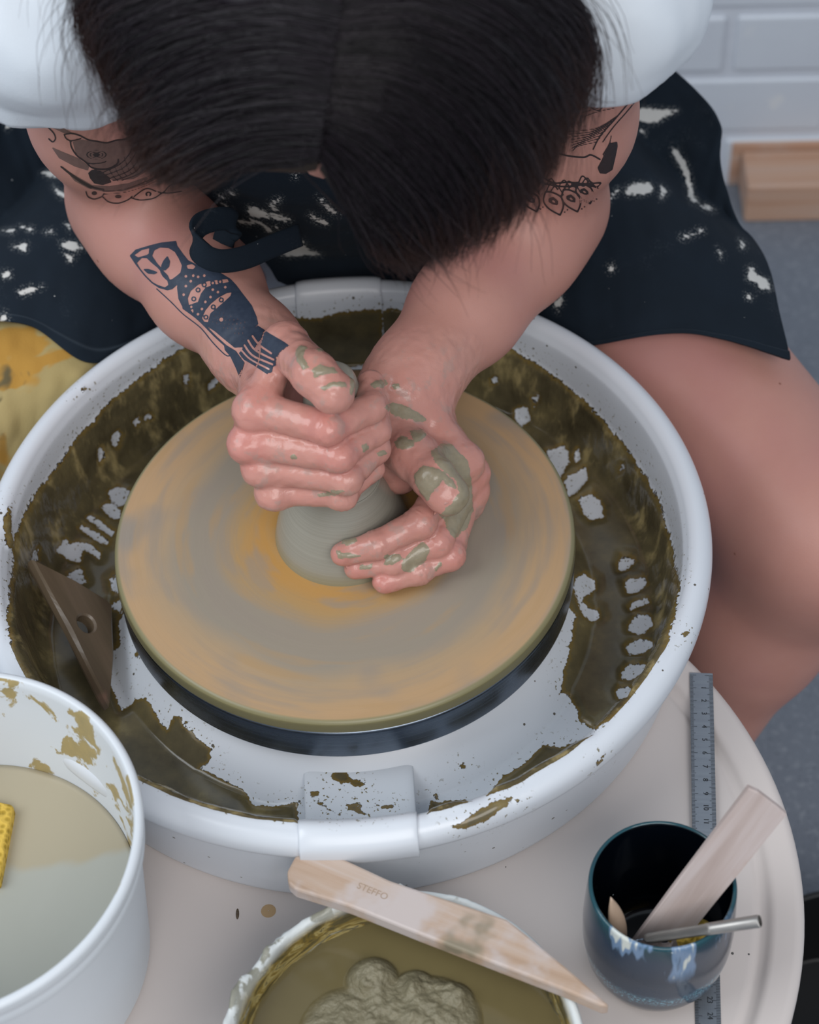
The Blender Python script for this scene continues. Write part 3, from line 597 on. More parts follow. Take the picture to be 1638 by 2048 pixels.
# steel needle-tool handle
hp = np.array(atz(1520, 1842, 0.022)); hb = np.array(atz(1290, 1878, -0.008)); xd = through(hb, hp)
def rod_mat():
    t = NT('knurled_steel'); sx = t.n('ShaderNodeSeparateXYZ'); t.L(t.coord(), sx.inputs[0])
    w1 = t.math('SINE', t.math('MULTIPLY', t.math('ADD', sx.outputs[0], t.math('MULTIPLY', sx.outputs[1], 1.6)), 5200)); w2 = t.math('SINE', t.math('MULTIPLY', t.math('SUBTRACT', sx.outputs[0], t.math('MULTIPLY', sx.outputs[1], 1.6)), 5200))
    k = t.math('MULTIPLY', t.math('MULTIPLY', w1, w2), t.step(sx.outputs[0], 0.040, 0.037))
    return t.fin(t.mix(t.noise(scale=80), lin('8e8c8a'), lin('b3b0ac')), 0.38, 0.75, t.bump(k, 0.8, 0.0006))
o = tube('needle_tool', [(0, 0, 0), (0.002, 0, 0), (0.036, 0, 0), (0.037, 0, 0), (np.linalg.norm(hp - hb) - 0.001, 0, 0), (np.linalg.norm(hp - hb), 0, 0), (np.linalg.norm(hp - hb), 0, 0)], [0.002, 0.0030, 0.0031, 0.0034, 0.0036, 0.0032, 0.0014], rod_mat(), None, 20)
frame(o, hb, xd); tag(o, 'knurled steel tool handle leaning out of the dark mug', 'pottery tool')
tube('steel_needle', [(-0.012, 0, 0), (0.001, 0, 0)], [0.0004, 0.0009], MMETAL, o, 8)
# leaf-tipped modelling tool
lt = np.array(atz(1222, 1795, 0.004)); lb = np.array(atz(1242, 1880, -0.030))
MLEAF = m_wood('boxwood', ['a58a74', 'b7a08c', 'b3a596'], (8, 60, 60), rough=0.45, stain=(0.6, 'b07c62'))
xd = through(lb, lt); ln = np.linalg.norm(lt - lb); S = np.linspace(0, 1, 14); wd = 0.0052 * np.sin(np.pi * np.clip(S * 0.80 + 0.22, 0, 1)) ** 0.8 + 0.0003; V = []; Fc = []
th = np.linspace(0, 2 * np.pi, 16, endpoint=False)
for s_, w_ in zip(S, wd): V += [(s_ * ln, w_ * math.cos(t_), 0.0019 * (0.35 + w_ / 0.0055) * math.sin(t_)) for t_ in th]
for i_ in range(13):
    for j_ in range(16): a_ = i_ * 16 + j_; b_ = i_ * 16 + (j_ + 1) % 16; Fc.append((a_, b_, b_ + 16, a_ + 16))
Fc += [tuple(range(15, -1, -1)), tuple(13 * 16 + k for k in range(16))]
o = pyd('modelling_tool', V, Fc, MLEAF); frame(o, lb, xd, (0.3, -0.6, 0.7)); tag(o, 'small leaf-tipped wooden modelling tool inside the dark mug', 'pottery tool')
ol = pyd('tool_shaft', *(lambda n: (np.concatenate([np.c_[np.full(8, x), 0.0024 * np.cos(np.linspace(0, 2 * np.pi, 8, endpoint=False)), 0.0018 * np.sin(np.linspace(0, 2 * np.pi, 8, endpoint=False))] for x in (-0.038, 0.002)]), [(j, (j + 1) % 8, (j + 1) % 8 + 8, j + 8) for j in range(8)]))(0), MLEAF, o)
# small ochre sponge at the bottom of the mug
bm = bmesh.new(); bmesh.ops.create_icosphere(bm, subdivisions=4, radius=1.0)
for v in bm.verts:
    q = np.array(v.co[:]); k_ = 0.82 + 0.3 * float(vnoise(q[None], 2.3)[0]); v.co = Vector((q[0] * .016 * k_, q[1] * .012 * k_, q[2] * .026 * k_))
o = from_bm('sponge', bm, MSP); o.location = (mc[0] + 0.020, mc[1] - 0.013, ZT + 0.036); tag(o, 'small ochre sponge down inside the dark glazed mug', 'sponge')
# black tub on the floor at the right edge
q = atz(1700, 1960, ZF + 0.10)
bt_ = lathe('black_tub', rounded([(0.0005, 0), (0.06, 0), (0.068, 0.004), (0.075, 0.096), (0.079, 0.1), (0.078, 0.104), (0.073, 0.104), (0.066, 0.01), (0.0005, 0.008)], 0.003), m_plain('black_plastic', '0c0d10', 0.5), None, 64); bt_.location = (q[0], q[1], ZF)
tag(bt_, 'black round tub on the floor beside the cream table', 'tub')

# dried drips on the table
q = atz(537, 1822, ZT); o = lathe('dried_drip', [(0.0003, 0.0004), (0.0036, 0.00035), (0.0046, 0.0001)], m_plain('dried_slip', 'b89a72', 0.6), whl, 24); o.location = (q[0], q[1], ZT - ZF)
q = atz(475, 1828, ZT); o = lathe('clay_crumb', rounded([(0.0003, 0.0012), (0.0012, 0.001), (0.0019, 0.0001)], .0004), m_plain('clay_crumb', '5c4d3c', 0.7), whl, 12); o.location = (q[0], q[1], ZT - ZF); o.scale = (.55, 2.0, 1)
# ------------------------------------------------------------------ the potter: signed-distance modelling
def atd(px, py, d): return CAM + ray(px, py) * d
def smin(a, b, k):
    h = np.minimum(np.maximum(0.5 + (0.5 / k) * (b - a), 0), 1); return b + (a - b) * h - k * h * (1 - h)
def cone(P, a, b, ra, rb):
    ab = b - a; w = P - a; t = np.minimum(np.maximum((w @ ab) / (ab @ ab + 1e-12), 0), 1)
    q = w - t[:, None] * ab; return np.sqrt(np.einsum('ij,ij->i', q, q)) - (ra + (rb - ra) * t)
def ell(P, c, R, r):
    q = (P - c) @ R; k0 = np.sqrt(((q / r) ** 2).sum(1)); k1 = np.sqrt(((q / (r * r)) ** 2).sum(1)); return k0 * (k0 - 1) / np.maximum(k1, 1e-9)
class Grp:
    """smooth union of round cones ('c') and ellipsoids ('e')"""
    def __init__(s, k): s.k = k; s.p = []
    def c(s, a, b, ra, rb=None):
        a, b = np.array(a, float), np.array(b, float); rb = ra if rb is None else rb; m = max(ra, rb)
        s.p.append(('c', (a, b, ra, rb), np.minimum(a, b) - m, np.maximum(a, b) + m)); return s
    def chain(s, pts, rs):
        for i in range(len(pts) - 1): s.c(pts[i], pts[i + 1], rs[i], rs[i + 1])
        return s
    def e(s, c, r, R=np.eye(3)):
        c = np.array(c, float); r = np.array(r, float); m = r.max(); s.p.append(('e', (c, np.array(R, float), r), c - m, c + m)); return s
    def ev(s, P, lo, hi, far=0.06):
        if len(s.p) != getattr(s, 'n', -1): s.n = len(s.p); s.L = np.array([q[2] for q in s.p]); s.H = np.array([q[3] for q in s.p])
        d = None
        for i in np.flatnonzero(((s.L - far <= hi) & (s.H + far >= lo)).all(1)):
            t, a, l, h = s.p[i]; v = cone(P, *a) if t == 'c' else ell(P, *a)
            d = v if d is None else smin(d, v, s.k)
        return d
def mesh_sdf(fn, lo, hi, h, B=8):
    """block-sparse surface nets; fn(P, lo, hi) -> distance"""
    lo = np.array(lo, float); nb = np.ceil((np.array(hi) - lo) / (h * B)).astype(int); bw = h * B
    G = np.stack(np.meshgrid(*[np.arange(n) for n in nb], indexing='ij'), -1).reshape(-1, 3)
    cen = lo + (G + .5) * bw; dc = np.full(len(G), 1.0)
    for i in range(0, len(G), nb[2]):
        p = cen[i:i + nb[2]]; dc[i:i + nb[2]] = fn(p, p.min(0), p.max(0))
    G = G[np.abs(dc) < bw * 0.87 * 1.25 + 0.004]
    oc = np.stack(np.meshgrid(*[np.arange(B + 1)] * 3, indexing='ij'), -1).reshape(-1, 3); n1 = B + 1
    NX = nb * B + 2; key = lambda I: (I[..., 0] * NX[1] + I[..., 1]) * NX[2] + I[..., 2]
    vk, vp, fq = [], [], []
    cc = np.array([[i, j, k] for i in (0, 1) for j in (0, 1) for k in (0, 1)]); ed = [(a, b) for a in range(8) for b in range(a + 1, 8) if np.abs(cc[a] - cc[b]).sum() == 1]
    for g in G:
        I = g * B + oc; P = lo + I * h; D = fn(P, P[0], P[-1])
        if D.min() > 0 or D.max() < 0: continue
        D = D.reshape(n1, n1, n1); S = D < 0
        cs = np.stack([D[i:i + B, j:j + B, k:k + B] for i, j, k in cc], -1); neg = (cs < 0).sum(-1); act = np.argwhere((neg > 0) & (neg < 8))
        if len(act):
            v = cs[act[:, 0], act[:, 1], act[:, 2]]; acc = np.zeros((len(act), 3)); cnt = np.zeros(len(act))
            for a, b in ed:
                x = (v[:, a] < 0) != (v[:, b] < 0); t = np.where(x, v[:, a] / (v[:, a] - v[:, b] + 1e-20), 0)
                acc += np.where(x[:, None], cc[a] + t[:, None] * (cc[b] - cc[a]), 0); cnt += x
            vk.append(key(g * B + act)); vp.append(lo + (g * B + act + acc / cnt[:, None]) * h)
        for ax in range(3):
            e = np.eye(3, dtype=int)[ax]; s0 = S[:B, :B, :B]; s1 = S[e[0]:B + e[0], e[1]:B + e[1], e[2]:B + e[2]]
            w = np.argwhere(s0 != s1)
            if not len(w): continue
            u, v_ = np.eye(3, dtype=int)[(ax + 1) % 3], np.eye(3, dtype=int)[(ax + 2) % 3]; b0 = g * B + w
            q = np.stack([key(b0), key(b0 - u), key(b0 - u - v_), key(b0 - v_)], -1); fl = s0[w[:, 0], w[:, 1], w[:, 2]]
            q[~fl] = q[~fl][:, ::-1]; fq.append(q)
    vk = np.concatenate(vk); vp = np.concatenate(vp); fq = np.concatenate(fq)
    o = np.argsort(vk); vk = vk[o]; vp = vp[o]
    ix = np.searchsorted(vk, fq); ix = np.clip(ix, 0, len(vk) - 1); ok = (vk[ix] == fq).all(1)
    return vp, ix[ok]
def eval_pts(fn, P, cell=0.024):
    """evaluate fn at scattered points, sorted into cells so that far primitives are skipped"""
    k = np.floor(P / cell).astype(np.int64); kk = (k[:, 0] * 4001 + k[:, 1]) * 4001 + k[:, 2]; o = np.argsort(kk); out = np.empty(len(P)); b = np.flatnonzero(np.diff(kk[o])) + 1
    for s in np.split(o, b):
        if len(s): p = P[s]; out[s] = fn(p, p.min(0), p.max(0))
    return out
def grad(fn, P, e=0.0004):
    g = np.zeros_like(P)
    for s in ((1, -1, -1), (-1, -1, 1), (-1, 1, -1), (1, 1, 1)):
        s = np.array(s, float); g += s * eval_pts(fn, P + s * e)[:, None]
    return g / np.maximum(np.linalg.norm(g, axis=1), 1e-9)[:, None]

# joints (metres), from the photograph
shR, elR, wrR = np.array(atz(105, -20, .33)), np.array(atz(258, 404, .075)), np.array(atz(548, 738, .097))
shL, elL, wrL = np.array(atz(1190, -20, .33)), np.array(atz(1092, 416, .075)), np.array(atz(792, 797, .067))
HC = np.array([0.004, 0.055, 0.405]); FA = math.radians(58)
Hf = np.array([0.02, -math.cos(FA), -math.sin(FA)]); Hf /= np.linalg.norm(Hf); Hx = np.array([1.0, 0, 0]); Hu = np.cross(Hf, Hx) * -1; Hu /= np.linalg.norm(Hu)
if Hu[1] > 0: Hu = -Hu
Hx = np.cross(Hu, Hf); HR = np.stack([Hx, Hf, Hu], 1)           # columns: right, face, crown
hd = lambda x, f, u: HC + Hx * x + Hf * f + Hu * u
neck = np.array([0.008, 0.205, 0.355]); chest = np.array([0.01, 0.30, 0.25]); hips = np.array([0.01, 0.45, -0.03])
hipR, hipL = np.array([-0.09, 0.44, -0.05]), np.array([0.11, 0.44, -0.05])
knL, anL = np.array([0.335, 0.055, -0.095]), np.array([0.215, 0.03, -0.455])
knR, anR = np.array([-0.325, 0.07, -0.095]), np.array([-0.22, 0.03, -0.455])
main = Grp(0.030)
def arm(g, sh, el, wr):
    d = wr - el; p = lambda t: el + d * t
    g.c(sh, sh * .45 + el * .55, 0.045, 0.0385).c(sh * .45 + el * .55, el, 0.0385, 0.0365)
    g.c(el, p(.22), 0.0365, 0.0380).c(p(.22), p(.55), 0.0380, 0.0325).c(p(.55), p(.88), 0.0325, 0.0245).c(p(.88), wr, 0.0245, 0.0235)
arm(main, shR, elR, wrR); arm(main, shL, elL, wrL)
main.c(shR, neck, 0.05, 0.05).c(shL, neck, 0.05, 0.05).c(neck, HC - Hf * .03 - Hu * .05, 0.052, 0.052)
main.c(neck - [0, -.02, .05], chest, 0.09, 0.115).c(chest, hips, 0.115, 0.125)
def leg(g, hip, kn, an, s):
    g.c(hip, hip * .45 + kn * .55, 0.088, 0.0765).c(hip * .45 + kn * .55, kn, 0.0765, 0.061)
    m = kn * .68 + an * .32 + np.array([0, 0.018, 0]); g.c(kn, m, 0.058, 0.054).c(m, an, 0.052, 0.033)
    g.c(an, an + [0, .035, -.04], 0.033, 0.03).c(an + [0, .03, -.035], an + [s * .03, -.15, -.052], 0.034, 0.020)
leg(main, hipL, knL, anL, 1); leg(main, hipR, knR, anR, -1)
head = Grp(0.02)
head.e(hd(0, -.012, .028), (0.074, 0.093, 0.082), HR).c(hd(0, .045, -.02), hd(0, .062, -.085), 0.058, 0.026).c(hd(0, .04, -.03), hd(0, .02, -.09), 0.06, 0.04)
head.c(hd(0, .093, .005), hd(0, .112, -.036), 0.007, 0.012).c(hd(-.03, .085, .018), hd(.03, .085, .018), 0.012, 0.012).c(hd(-.02, .088, -.062), hd(.02, .088, -.062), 0.008, 0.008)
for s in (-1, 1): head.c(hd(s * .076, -.01, .012), hd(s * .08, -.004, -.03), 0.012, 0.008); head.e(hd(s * .035, .078, -.028), (0.022, .02, .018), HR)
# right hand: a fist round the top of the clay, thumb on top
A = lambda *v: np.array(atz(*v))
fing = []
RM = [A(514, 818, .131), A(502, 884, .113), A(530, 934, .097), A(556, 982, .081)]
RP = [A(654, 856, .137), A(676, 910, .119), A(690, 956, .1005), A(682, 988, .083)]
RD = [np.array(v) for v in [(.0235, -.016, .133), (.0255, -.018, .1155), (.025, -.018, .0985), (.021, -.020, .083)]]
RT = [np.array(v) for v in [(.024, .008, .130), (.026, .006, .1135), (.025, .004, .0975), (.021, .000, .083)]]
rr = [(.0112, .0100, .0090, .0080), (.0112, .0100, .0090, .0080), (.0104, .0094, .0085, .0076), (.0092, .0084, .0076, .0068)]
palmR = Grp(0.009)
for i in range(4):
    w = wrR + np.array([-.004 + .003 * i, -.004, .008 - .006 * i]); palmR.c(w, RM[i], 0.0155, rr[i][0] + .0012)
    g = Grp(0.0035); g.chain([RM[i], RP[i], RD[i], RT[i]], rr[i]); g.e(RM[i] + [-.003, -.003, .001], (.0115, .0115, .0098)); g.e(RP[i] + [0.001, -.002, 0.001], (.0098, .0100, .0092)); fing.append(g)
tR = [np.array([-.036, .046, .112]), np.array([-.0255, .022, .1515]), A(628, 748, .168), A(664, 782, .163)]
palmR.c(tR[0], tR[1], 0.016, 0.0128).c(wrR, tR[0], 0.02, 0.016).c(tR[1], RM[0], 0.0105, 0.010)
g = Grp(0.004); g.chain(tR[1:], (.0132, .0132, .0122)); g.e(A(666, 786, .162), (.0122, .0130, .0105)); fing.append(g)
# left hand: cupped round the foot of the clay, thumb above
LM = [A(922, 926, .046), A(936, 948, .031), A(934, 985, .019), A(922, 1012, .0105)]
LP = [A(838, 1046, .041), A(872, 1084, .0255), A(896, 1110, .0145), A(900, 1085, .0092)]
LD = [A(752, 1090, .034), A(790, 1122, .0205), A(836, 1142, .0120), A(858, 1105, .0085)]
LT = [A(686, 1108, .0295), A(712, 1134, .018), A(768, 1164, .0098), A(815, 1110, .0085)]
rl = [(.0108, .0096, .0088, .0078), (.0108, .0098, .0088, .0078), (.0104, .0092, .0084, .0076), (.0090, .0080, .0074, .0066)]
palmL = Grp(0.009)
for i in range(4):
    w = wrL + np.array([.003 + .003 * i, .004 + .004 * i, .004 - .008 * i]); palmL.c(w, LM[i], 0.0165, rl[i][0] + .0015)
    g = Grp(0.0032); g.chain([LM[i], LP[i], LD[i], LT[i]], rl[i]); g.e(LM[i] + [.003, .0, .001], (.0115, .0115, .0105)); g.e(LP[i] + [.001, -.001, .001], (.0103, .0103, .0098)); g.e(LD[i] + [0, -.0005, .0005], (.0095, .0092, .0090)); fing.append(g)
tL = [A(778, 872, .060), A(826, 912, .070), A(866, 956, .070), A(893, 990, .062)]
palmL.c(wrL, tL[0], 0.0215, 0.020).c(tL[0], tL[1], 0.020, 0.0145).c(tL[1], LM[0], 0.0105, 0.0105).c(A(772, 905, .052), A(800, 950, .040), 0.0165, 0.0125)
g = Grp(0.004); g.chain(tL[1:], (.0145, .0132, .0118)); g.e(A(892, 988, .062), (.0130, .0122, .0112)); fing.append(g)
def body_sdf(P, lo, hi, far=0.038):
    base = None
    for G_, k in ((main, None), (head, .02), (palmR, .012), (palmL, .012)):
        v = G_.ev(P, lo, hi, far)
        if v is None: continue
        base = v if base is None else smin(base, v, k)
    fg = None
    for f in fing:
        v = f.ev(P, lo, hi, far)
        if v is not None: fg = v if fg is None else smin(fg, v, 0.0011)
    res = fg if base is None else base if fg is None else smin(base, fg, 0.005)
    return np.full(len(P), 0.06) if res is None else res
V, Q = mesh_sdf(body_sdf, (-.46, -.17, -.56), (.46, .62, .54), 0.0045)
person = empty('person', (0.01, 0.42, ZF)); PINV = Matrix.Translation(-person.location)
def child(o, par=None):
    o.parent = par or person
    if par is None: o.matrix_parent_inverse = PINV
    return o
# finer faces on hands and forearms, then settle every vertex on the surface
def refine(V, Q, sel):
    """split the selected quads in four; neighbours become polygons so the surface stays closed"""
    E = np.stack([Q, np.roll(Q, -1, 1)], -1).reshape(-1, 2); Es = np.sort(E, 1); ek = Es[:, 0].astype(np.int64) * len(V) + Es[:, 1]
    se = ek.reshape(-1, 4)[sel].ravel(); ue = np.unique(se); mid = (V[ue // len(V)] + V[ue % len(V)]) / 2
    cen = V[Q[sel]].mean(1); nv = len(V); V2 = np.concatenate([V, mid, cen])
    pos = np.searchsorted(ue, ek); pos = np.clip(pos, 0, len(ue) - 1); has = (ue[pos] == ek).reshape(-1, 4); mi = (nv + pos).reshape(-1, 4)
    si = np.flatnonzero(sel); cidx = nv + len(ue) + np.arange(len(si)); q = Q[si]; m = mi[si]
    quads = np.concatenate([np.stack([q[:, k], m[:, k], cidx, m[:, (k - 1) % 4]], -1) for k in range(4)])
    rest = np.flatnonzero(~sel); plain = rest[~has[rest].any(1)]; part = rest[has[rest].any(1)]
    ng = []
    for r in part:
        poly = []
        for k in range(4):
            poly.append(int(Q[r, k]))
            if has[r, k]: poly.append(int(mi[r, k]))
        ng.append(tuple(poly))
    return V2, np.concatenate([Q[plain], quads]), ng
def inbox(P, b): return ((P > np.array(b[0])) & (P < np.array(b[1]))).all(1)
def settle(V, box, n, lim):
    m = inbox(V, box)
    for it in range(n):
        p = V[m]; d = eval_pts(body_sdf, p); V[m] = p - grad(body_sdf, p) * np.clip(d, -lim, lim)[:, None]
B1 = ((-.10, -.10, -.03), (.14, .11, .21)); B2 = ((-.085, -.085, -.02), (.118, .085, .20))
V, Qq, NG = refine(V, Q, inbox(V[Q].mean(1), B1)); settle(V, B1, 2, .0018)
V, Qq, NG2 = refine(V, Qq, inbox(V[Qq].mean(1), B2)); settle(V, B2, 1, .001); NG += NG2; hv = inbox(V, B2)
faces = Qq.tolist() + [list(n) for n in NG]
# colour fields: redness of knuckles, wet slip
SLIP = [[(860, 905), (885, 886), (905, 890), (936, 925), (943, 960), (946, 1020), (932, 1060), (908, 1078), (894, 1062), (888, 1040), (876, 1028), (902, 1010), (916, 985), (909, 963), (890, 945), (870, 926)], [(828, 948), (848, 930), (880, 938), (908, 962), (914, 980), (898, 972), (885, 962), (866, 985), (855, 1002), (842, 988), (830, 968)], [(803, 1128), (818, 1106), (843, 1084), (862, 1098), (850, 1122), (822, 1146), (806, 1142)],
        [(742, 768), (754, 760), (770, 760), (776, 768), (765, 776), (748, 776)], [(780, 772), (788, 766), (800, 768), (800, 776), (788, 778)], [(788, 884), (802, 872), (824, 882), (830, 892), (812, 900), (796, 896)], [(762, 815), (786, 804), (812, 812), (838, 826), (856, 840), (838, 846), (806, 838), (784, 828)], [(820, 862), (845, 858), (855, 870), (842, 880), (828, 884), (822, 872)], [(752, 905), (768, 900), (776, 908), (760, 914)], [(722, 890), (734, 884), (738, 898), (726, 904)],
        [(672, 1100), (690, 1104), (720, 1112), (700, 1118), (676, 1116)], [(770, 1112), (800, 1106), (806, 1118), (786, 1130), (768, 1128)], [(680, 1080), (710, 1076), (716, 1084), (692, 1092)], [(720, 1130), (745, 1128), (742, 1138), (720, 1140)], [(590, 704), (600, 690), (614, 694), (606, 714), (618, 736), (606, 740), (594, 724)], [(622, 742), (640, 728), (664, 736), (676, 746), (650, 748), (630, 756)], [(640, 776), (664, 764), (690, 766), (694, 776), (668, 774), (648, 784)], [(632, 698), (644, 698), (646, 704), (634, 704)], [(634, 988), (670, 980), (690, 982), (670, 992), (640, 994)], [(578, 912), (590, 908), (594, 916), (584, 918)], [(700, 752), (708, 750), (712, 770), (704, 790), (698, 780)], [(868, 1135), (880, 1120), (884, 1130), (872, 1142)]]
px = proj(V); slip = np.full(len(V), -100.); hi_ = np.flatnonzero(hv)
for p in SLIP: slip[hi_] = np.maximum(slip[hi_], poly_sd(px[hi_], p))
me = bpy.data.meshes.new('body'); me.from_pydata(V.tolist(), [], faces); me.update()
nrm = np.empty(len(V) * 3, np.float32); me.vertices.foreach_get('normal', nrm); nrm = nrm.reshape(-1, 3)
rel = np.zeros(len(V)); ph_ = V[hi_]; rel[hi_] = (fbm(ph_, 190, 3, 11) - .5) * 0.0012
for a_, j_, b_ in [(LM[i], LP[i], LD[i]) for i in range(3)] + [(LP[i], LD[i], LT[i]) for i in range(3)] + [(RM[i], RP[i], RD[i]) for i in range(4)] + [(tR[1], tR[2], tR[3]), (tL[1], tL[2], tL[3])]:
    ax_ = through(a_, b_); s_ = (ph_ - j_) @ ax_; near_ = np.exp(-(((ph_ - j_) ** 2).sum(1) / .0125 ** 2) ** 2)
    rel[hi_] -= near_ * 0.00055 * sum(np.exp(-((s_ - o_ + .0006 * np.sin(((ph_ - j_) @ np.array([1, 2, 3.])) * 300)) / .0009) ** 2) for o_ in (-.0034, 0.0, .0034))
V2 = V + nrm * (np.clip((slip + 2) / 7, 0, 1) * 0.0009 + rel)[:, None]
me.vertices.foreach_set('co', V2.astype(np.float32).ravel())
red = np.zeros(len(V))
for c_, r_, a_ in [(RM[0], .018, .9), (RM[1], .020, 1.0), (RM[2], .015, .5), (RP[0], .016, 1.0), (RP[1], .015, 1.0), (RP[2], .012, .6), (tR[3], .014, .6), (tR[1], .012, .5), (LM[1], .018, .9), (LP[0], .014, .5), (LP[2], .016, .8), (LP[1], .016, .7), (LT[0], .012, .7), (LT[1], .012, .7), (LT[2], .013, .8), (tL[3], .013, .7), (tL[1], .02, .4), (tL[0], .02, .5)]:
    red = np.maximum(red, a_ * np.exp(-((V - c_) ** 2).sum(1) / r_ ** 2))
red = np.maximum(red, 0.30 * np.clip((0.075 - np.abs(V[:, 1])) / .03, 0, 1) * hv)
def skin_mat():
    t = NT('skin'); n = t.noise(scale=26, detail=4); n2 = t.noise(scale=300, detail=3)
    base = t.mix(n, lin('bb8b7f'), lin('ae7c70')); base = t.mix(t.math('MULTIPLY', t.step(t.noise(scale=9, detail=2), 0.45, 0.7), 0.35), base, lin('aa7072'))
    base = t.mix(t.math('MULTIPLY', t.attr('wet'), 0.8), base, t.mix(t.noise(scale=55, detail=3), lin('c69b8e'), lin('b88678'))); base = t.mix(t.math('MULTIPLY', t.attr('red'), 0.62), base, lin('c46662'))
    base = t.mix(t.math('MULTIPLY', t.specks(75, 0.11, 0.10), 0.8), base, lin('7c4636'))
    s = t.math('ADD', t.attr('slip'), t.math('MULTIPLY_ADD', t.noise(scale=230, detail=5), 14, -7)); m = t.step(s, -0.7, 0.9)
    film = t.math('MULTIPLY', t.math('MULTIPLY', t.step(t.noise(scale=95, detail=4), 0.56, 0.66), t.attr('wet')), 0.45)
    clayc = t.mix(n2, lin('857b66'), lin('988e78')); base = t.mix(film, base, lin('a08d84')); col = t.mix(m, base, clayc)
    wet = t.attr('wet'); ro = t.math('ADD', t.math('MULTIPLY_ADD', wet, -0.26, 0.50), t.math('MULTIPLY', m, -0.02))
    bmp = t.bump(t.math('ADD', t.math('MULTIPLY', n2, 0.5), t.math('MULTIPLY', t.noise(scale=900, detail=2), 0.5)), 0.22, 0.0008)
    return t.fin(col, ro, 0, bmp, 0.45, None, (0.12, 0.6))
body = child(obj('body', me, skin_mat())); fattr(body, 'slip', slip); fattr(body, 'red', red)
wetv = np.clip((0.085 - V[:, 1]) / .03, 0, 1) * hv; fattr(body, 'wet', wetv)
tag(person, 'potter in white shirt and navy apron leaning over the wheel, both hands on the clay', 'person')
# thumb nails
def nail(c0, c1, up, w, l, off):
    d = through(c0, c1); u = np.array(up, float); u -= d * (u @ d); u /= np.linalg.norm(u); s = np.cross(d, u); N_ = 10; Vn, Fn = [], []
    for i in range(N_ + 1):
        for j in range(N_ + 1):
            a, b = i / N_ * 2 - 1, j / N_ * 2 - 1; x = a * math.sqrt(1 - .35 * b * b); y = b * math.sqrt(1 - .2 * a * a)
            p = np.array(c1) + d * (x * l + .001) + s * y * w + u * (off * math.sqrt(max(0, 1 - (y * w / (w * 1.5)) ** 2)) - .0007 * a * a + .0002); Vn.append(p)
    for i in range(N_):
        for j in range(N_): k = i * (N_ + 1) + j; Fn.append((k, k + 1, k + N_ + 2, k + N_ + 1))
    o = pyd('thumbnail', Vn, Fn, MNAIL); md = o.modifiers.new('thickness', 'SOLIDIFY'); md.thickness = 0.0006; o.parent = body; return o
MNAIL = m_plain('nail', 'cf9f97', 0.25, 0.1, 200, c2='b98a80')
vdir = -np.array([0, CP, -SP])
nail(tR[2], A(668, 779, .163), vdir + [0.0, 0, .25], .0062, .0066, .0109)
nail(tL[2], A(884, 984, .0640), vdir + [-.1, -.1, .1], .0062, .0066, .0112)
# ------------------------------------------------------------------ clothing
def sleeve(sh, el, t, r0, r1):
    return sh, sh + (el - sh) * (t + .25), r0, r0 + (r1 - r0) * (t + .25) / t, sh + (el - sh) * t, (el - sh) / np.linalg.norm(el - sh), el
SLV = [sleeve(shR + np.array([-.004, 0, .004]), elR, .20, .070, .066), sleeve(shL + np.array([.002, 0, .006]), elL, .09, .060, .058)]
tor = Grp(0.035)
tor.c(shR, neck, 0.064, 0.070).c(shL, neck, 0.062, 0.070).c(neck - [0, -.02, .05], chest, 0.108, 0.137).c(chest, hips, 0.137, 0.145)
def shirt_sdf(P, lo, hi):
    d = tor.ev(P, lo, hi, 0.05); d = np.full(len(P), 0.05) if d is None else d
    for a, b, ra, rb, hm, ax, el_ in SLV:
        s = cone(P, a, b, ra, rb); h = (P - hm) @ ax
        fold = fbm(np.c_[(P - a) @ ax * .6, P[:, 0], P[:, 1]] , 30, 2, 5) - .5 if s.min() < .04 else 0.0
        s = s + fold * 0.017 - 0.0014 * np.clip((h + .019) / .002, 0, 1)
        cav = cone(P, a, el_, 0.052, 0.043); s = np.maximum(s, h); s = np.maximum(s, np.minimum(-cav, h + .035) if False else np.where(h > -.035, -cav, -1.0))
        d = smin(d, s, 0.02)
    if np.abs(d).min() < .02: d = d + (fbm(P * [1, .5, 1], 17, 2, 21) - .5) * 0.012
    return d
Vs, Qs = mesh_sdf(shirt_sdf, (-.32, -.05, -.16), (.34, .62, .50), 0.0052)
def cloth_mat(name, a, b, weave=900, rough=0.85, paint=None, stains=None):
    t = NT(name); n = t.noise(scale=22, detail=4); col = t.mix(n, lin(a), lin(b)); w = t.noise(scale=weave, detail=2)
    if paint:
        f = t.math('ADD', t.attr('paint'), t.math('ADD', t.math('MULTIPLY_ADD', t.noise(scale=210, detail=4), 16, -8), t.math('MULTIPLY_ADD', t.noise(scale=1100, detail=2), 7, -3.5)))
        m = t.step(f, -1.2, 1.2); dust = t.math('MULTIPLY', t.step(t.noise(scale=15, detail=5, rough=0.7), 0.54, 0.74), t.step(t.noise(scale=620, detail=3), 0.45, 0.75))
        col = t.mix(t.math('MULTIPLY', dust, 0.20), col, lin('7f8a92'))
        halo = t.math('MULTIPLY', t.step(t.attr('paint'), -14, 2), t.step(t.noise(scale=760, detail=2), 0.54, 0.66)); col = t.mix(t.math('MULTIPLY', halo, 0.65), col, lin('a7aaa9'))
        col = t.mix(t.math('MULTIPLY', t.attr('hem'), 0.35), col, lin('4a5661')); col = t.mix(t.specks(130, 0.09, 0.20), col, lin('c3c5c3')); col = t.mix(m, col, lin(paint))
    if stains:
        for sc, th, cc in stains: col = t.mix(t.step(t.noise(scale=sc, detail=3, dist=.5), th, th + .06), col, lin(cc))
    return t.fin(col, rough, 0, t.bump(t.math('ADD', t.math('MULTIPLY', w, .5), n), 0.35, 0.0012), 0.25)
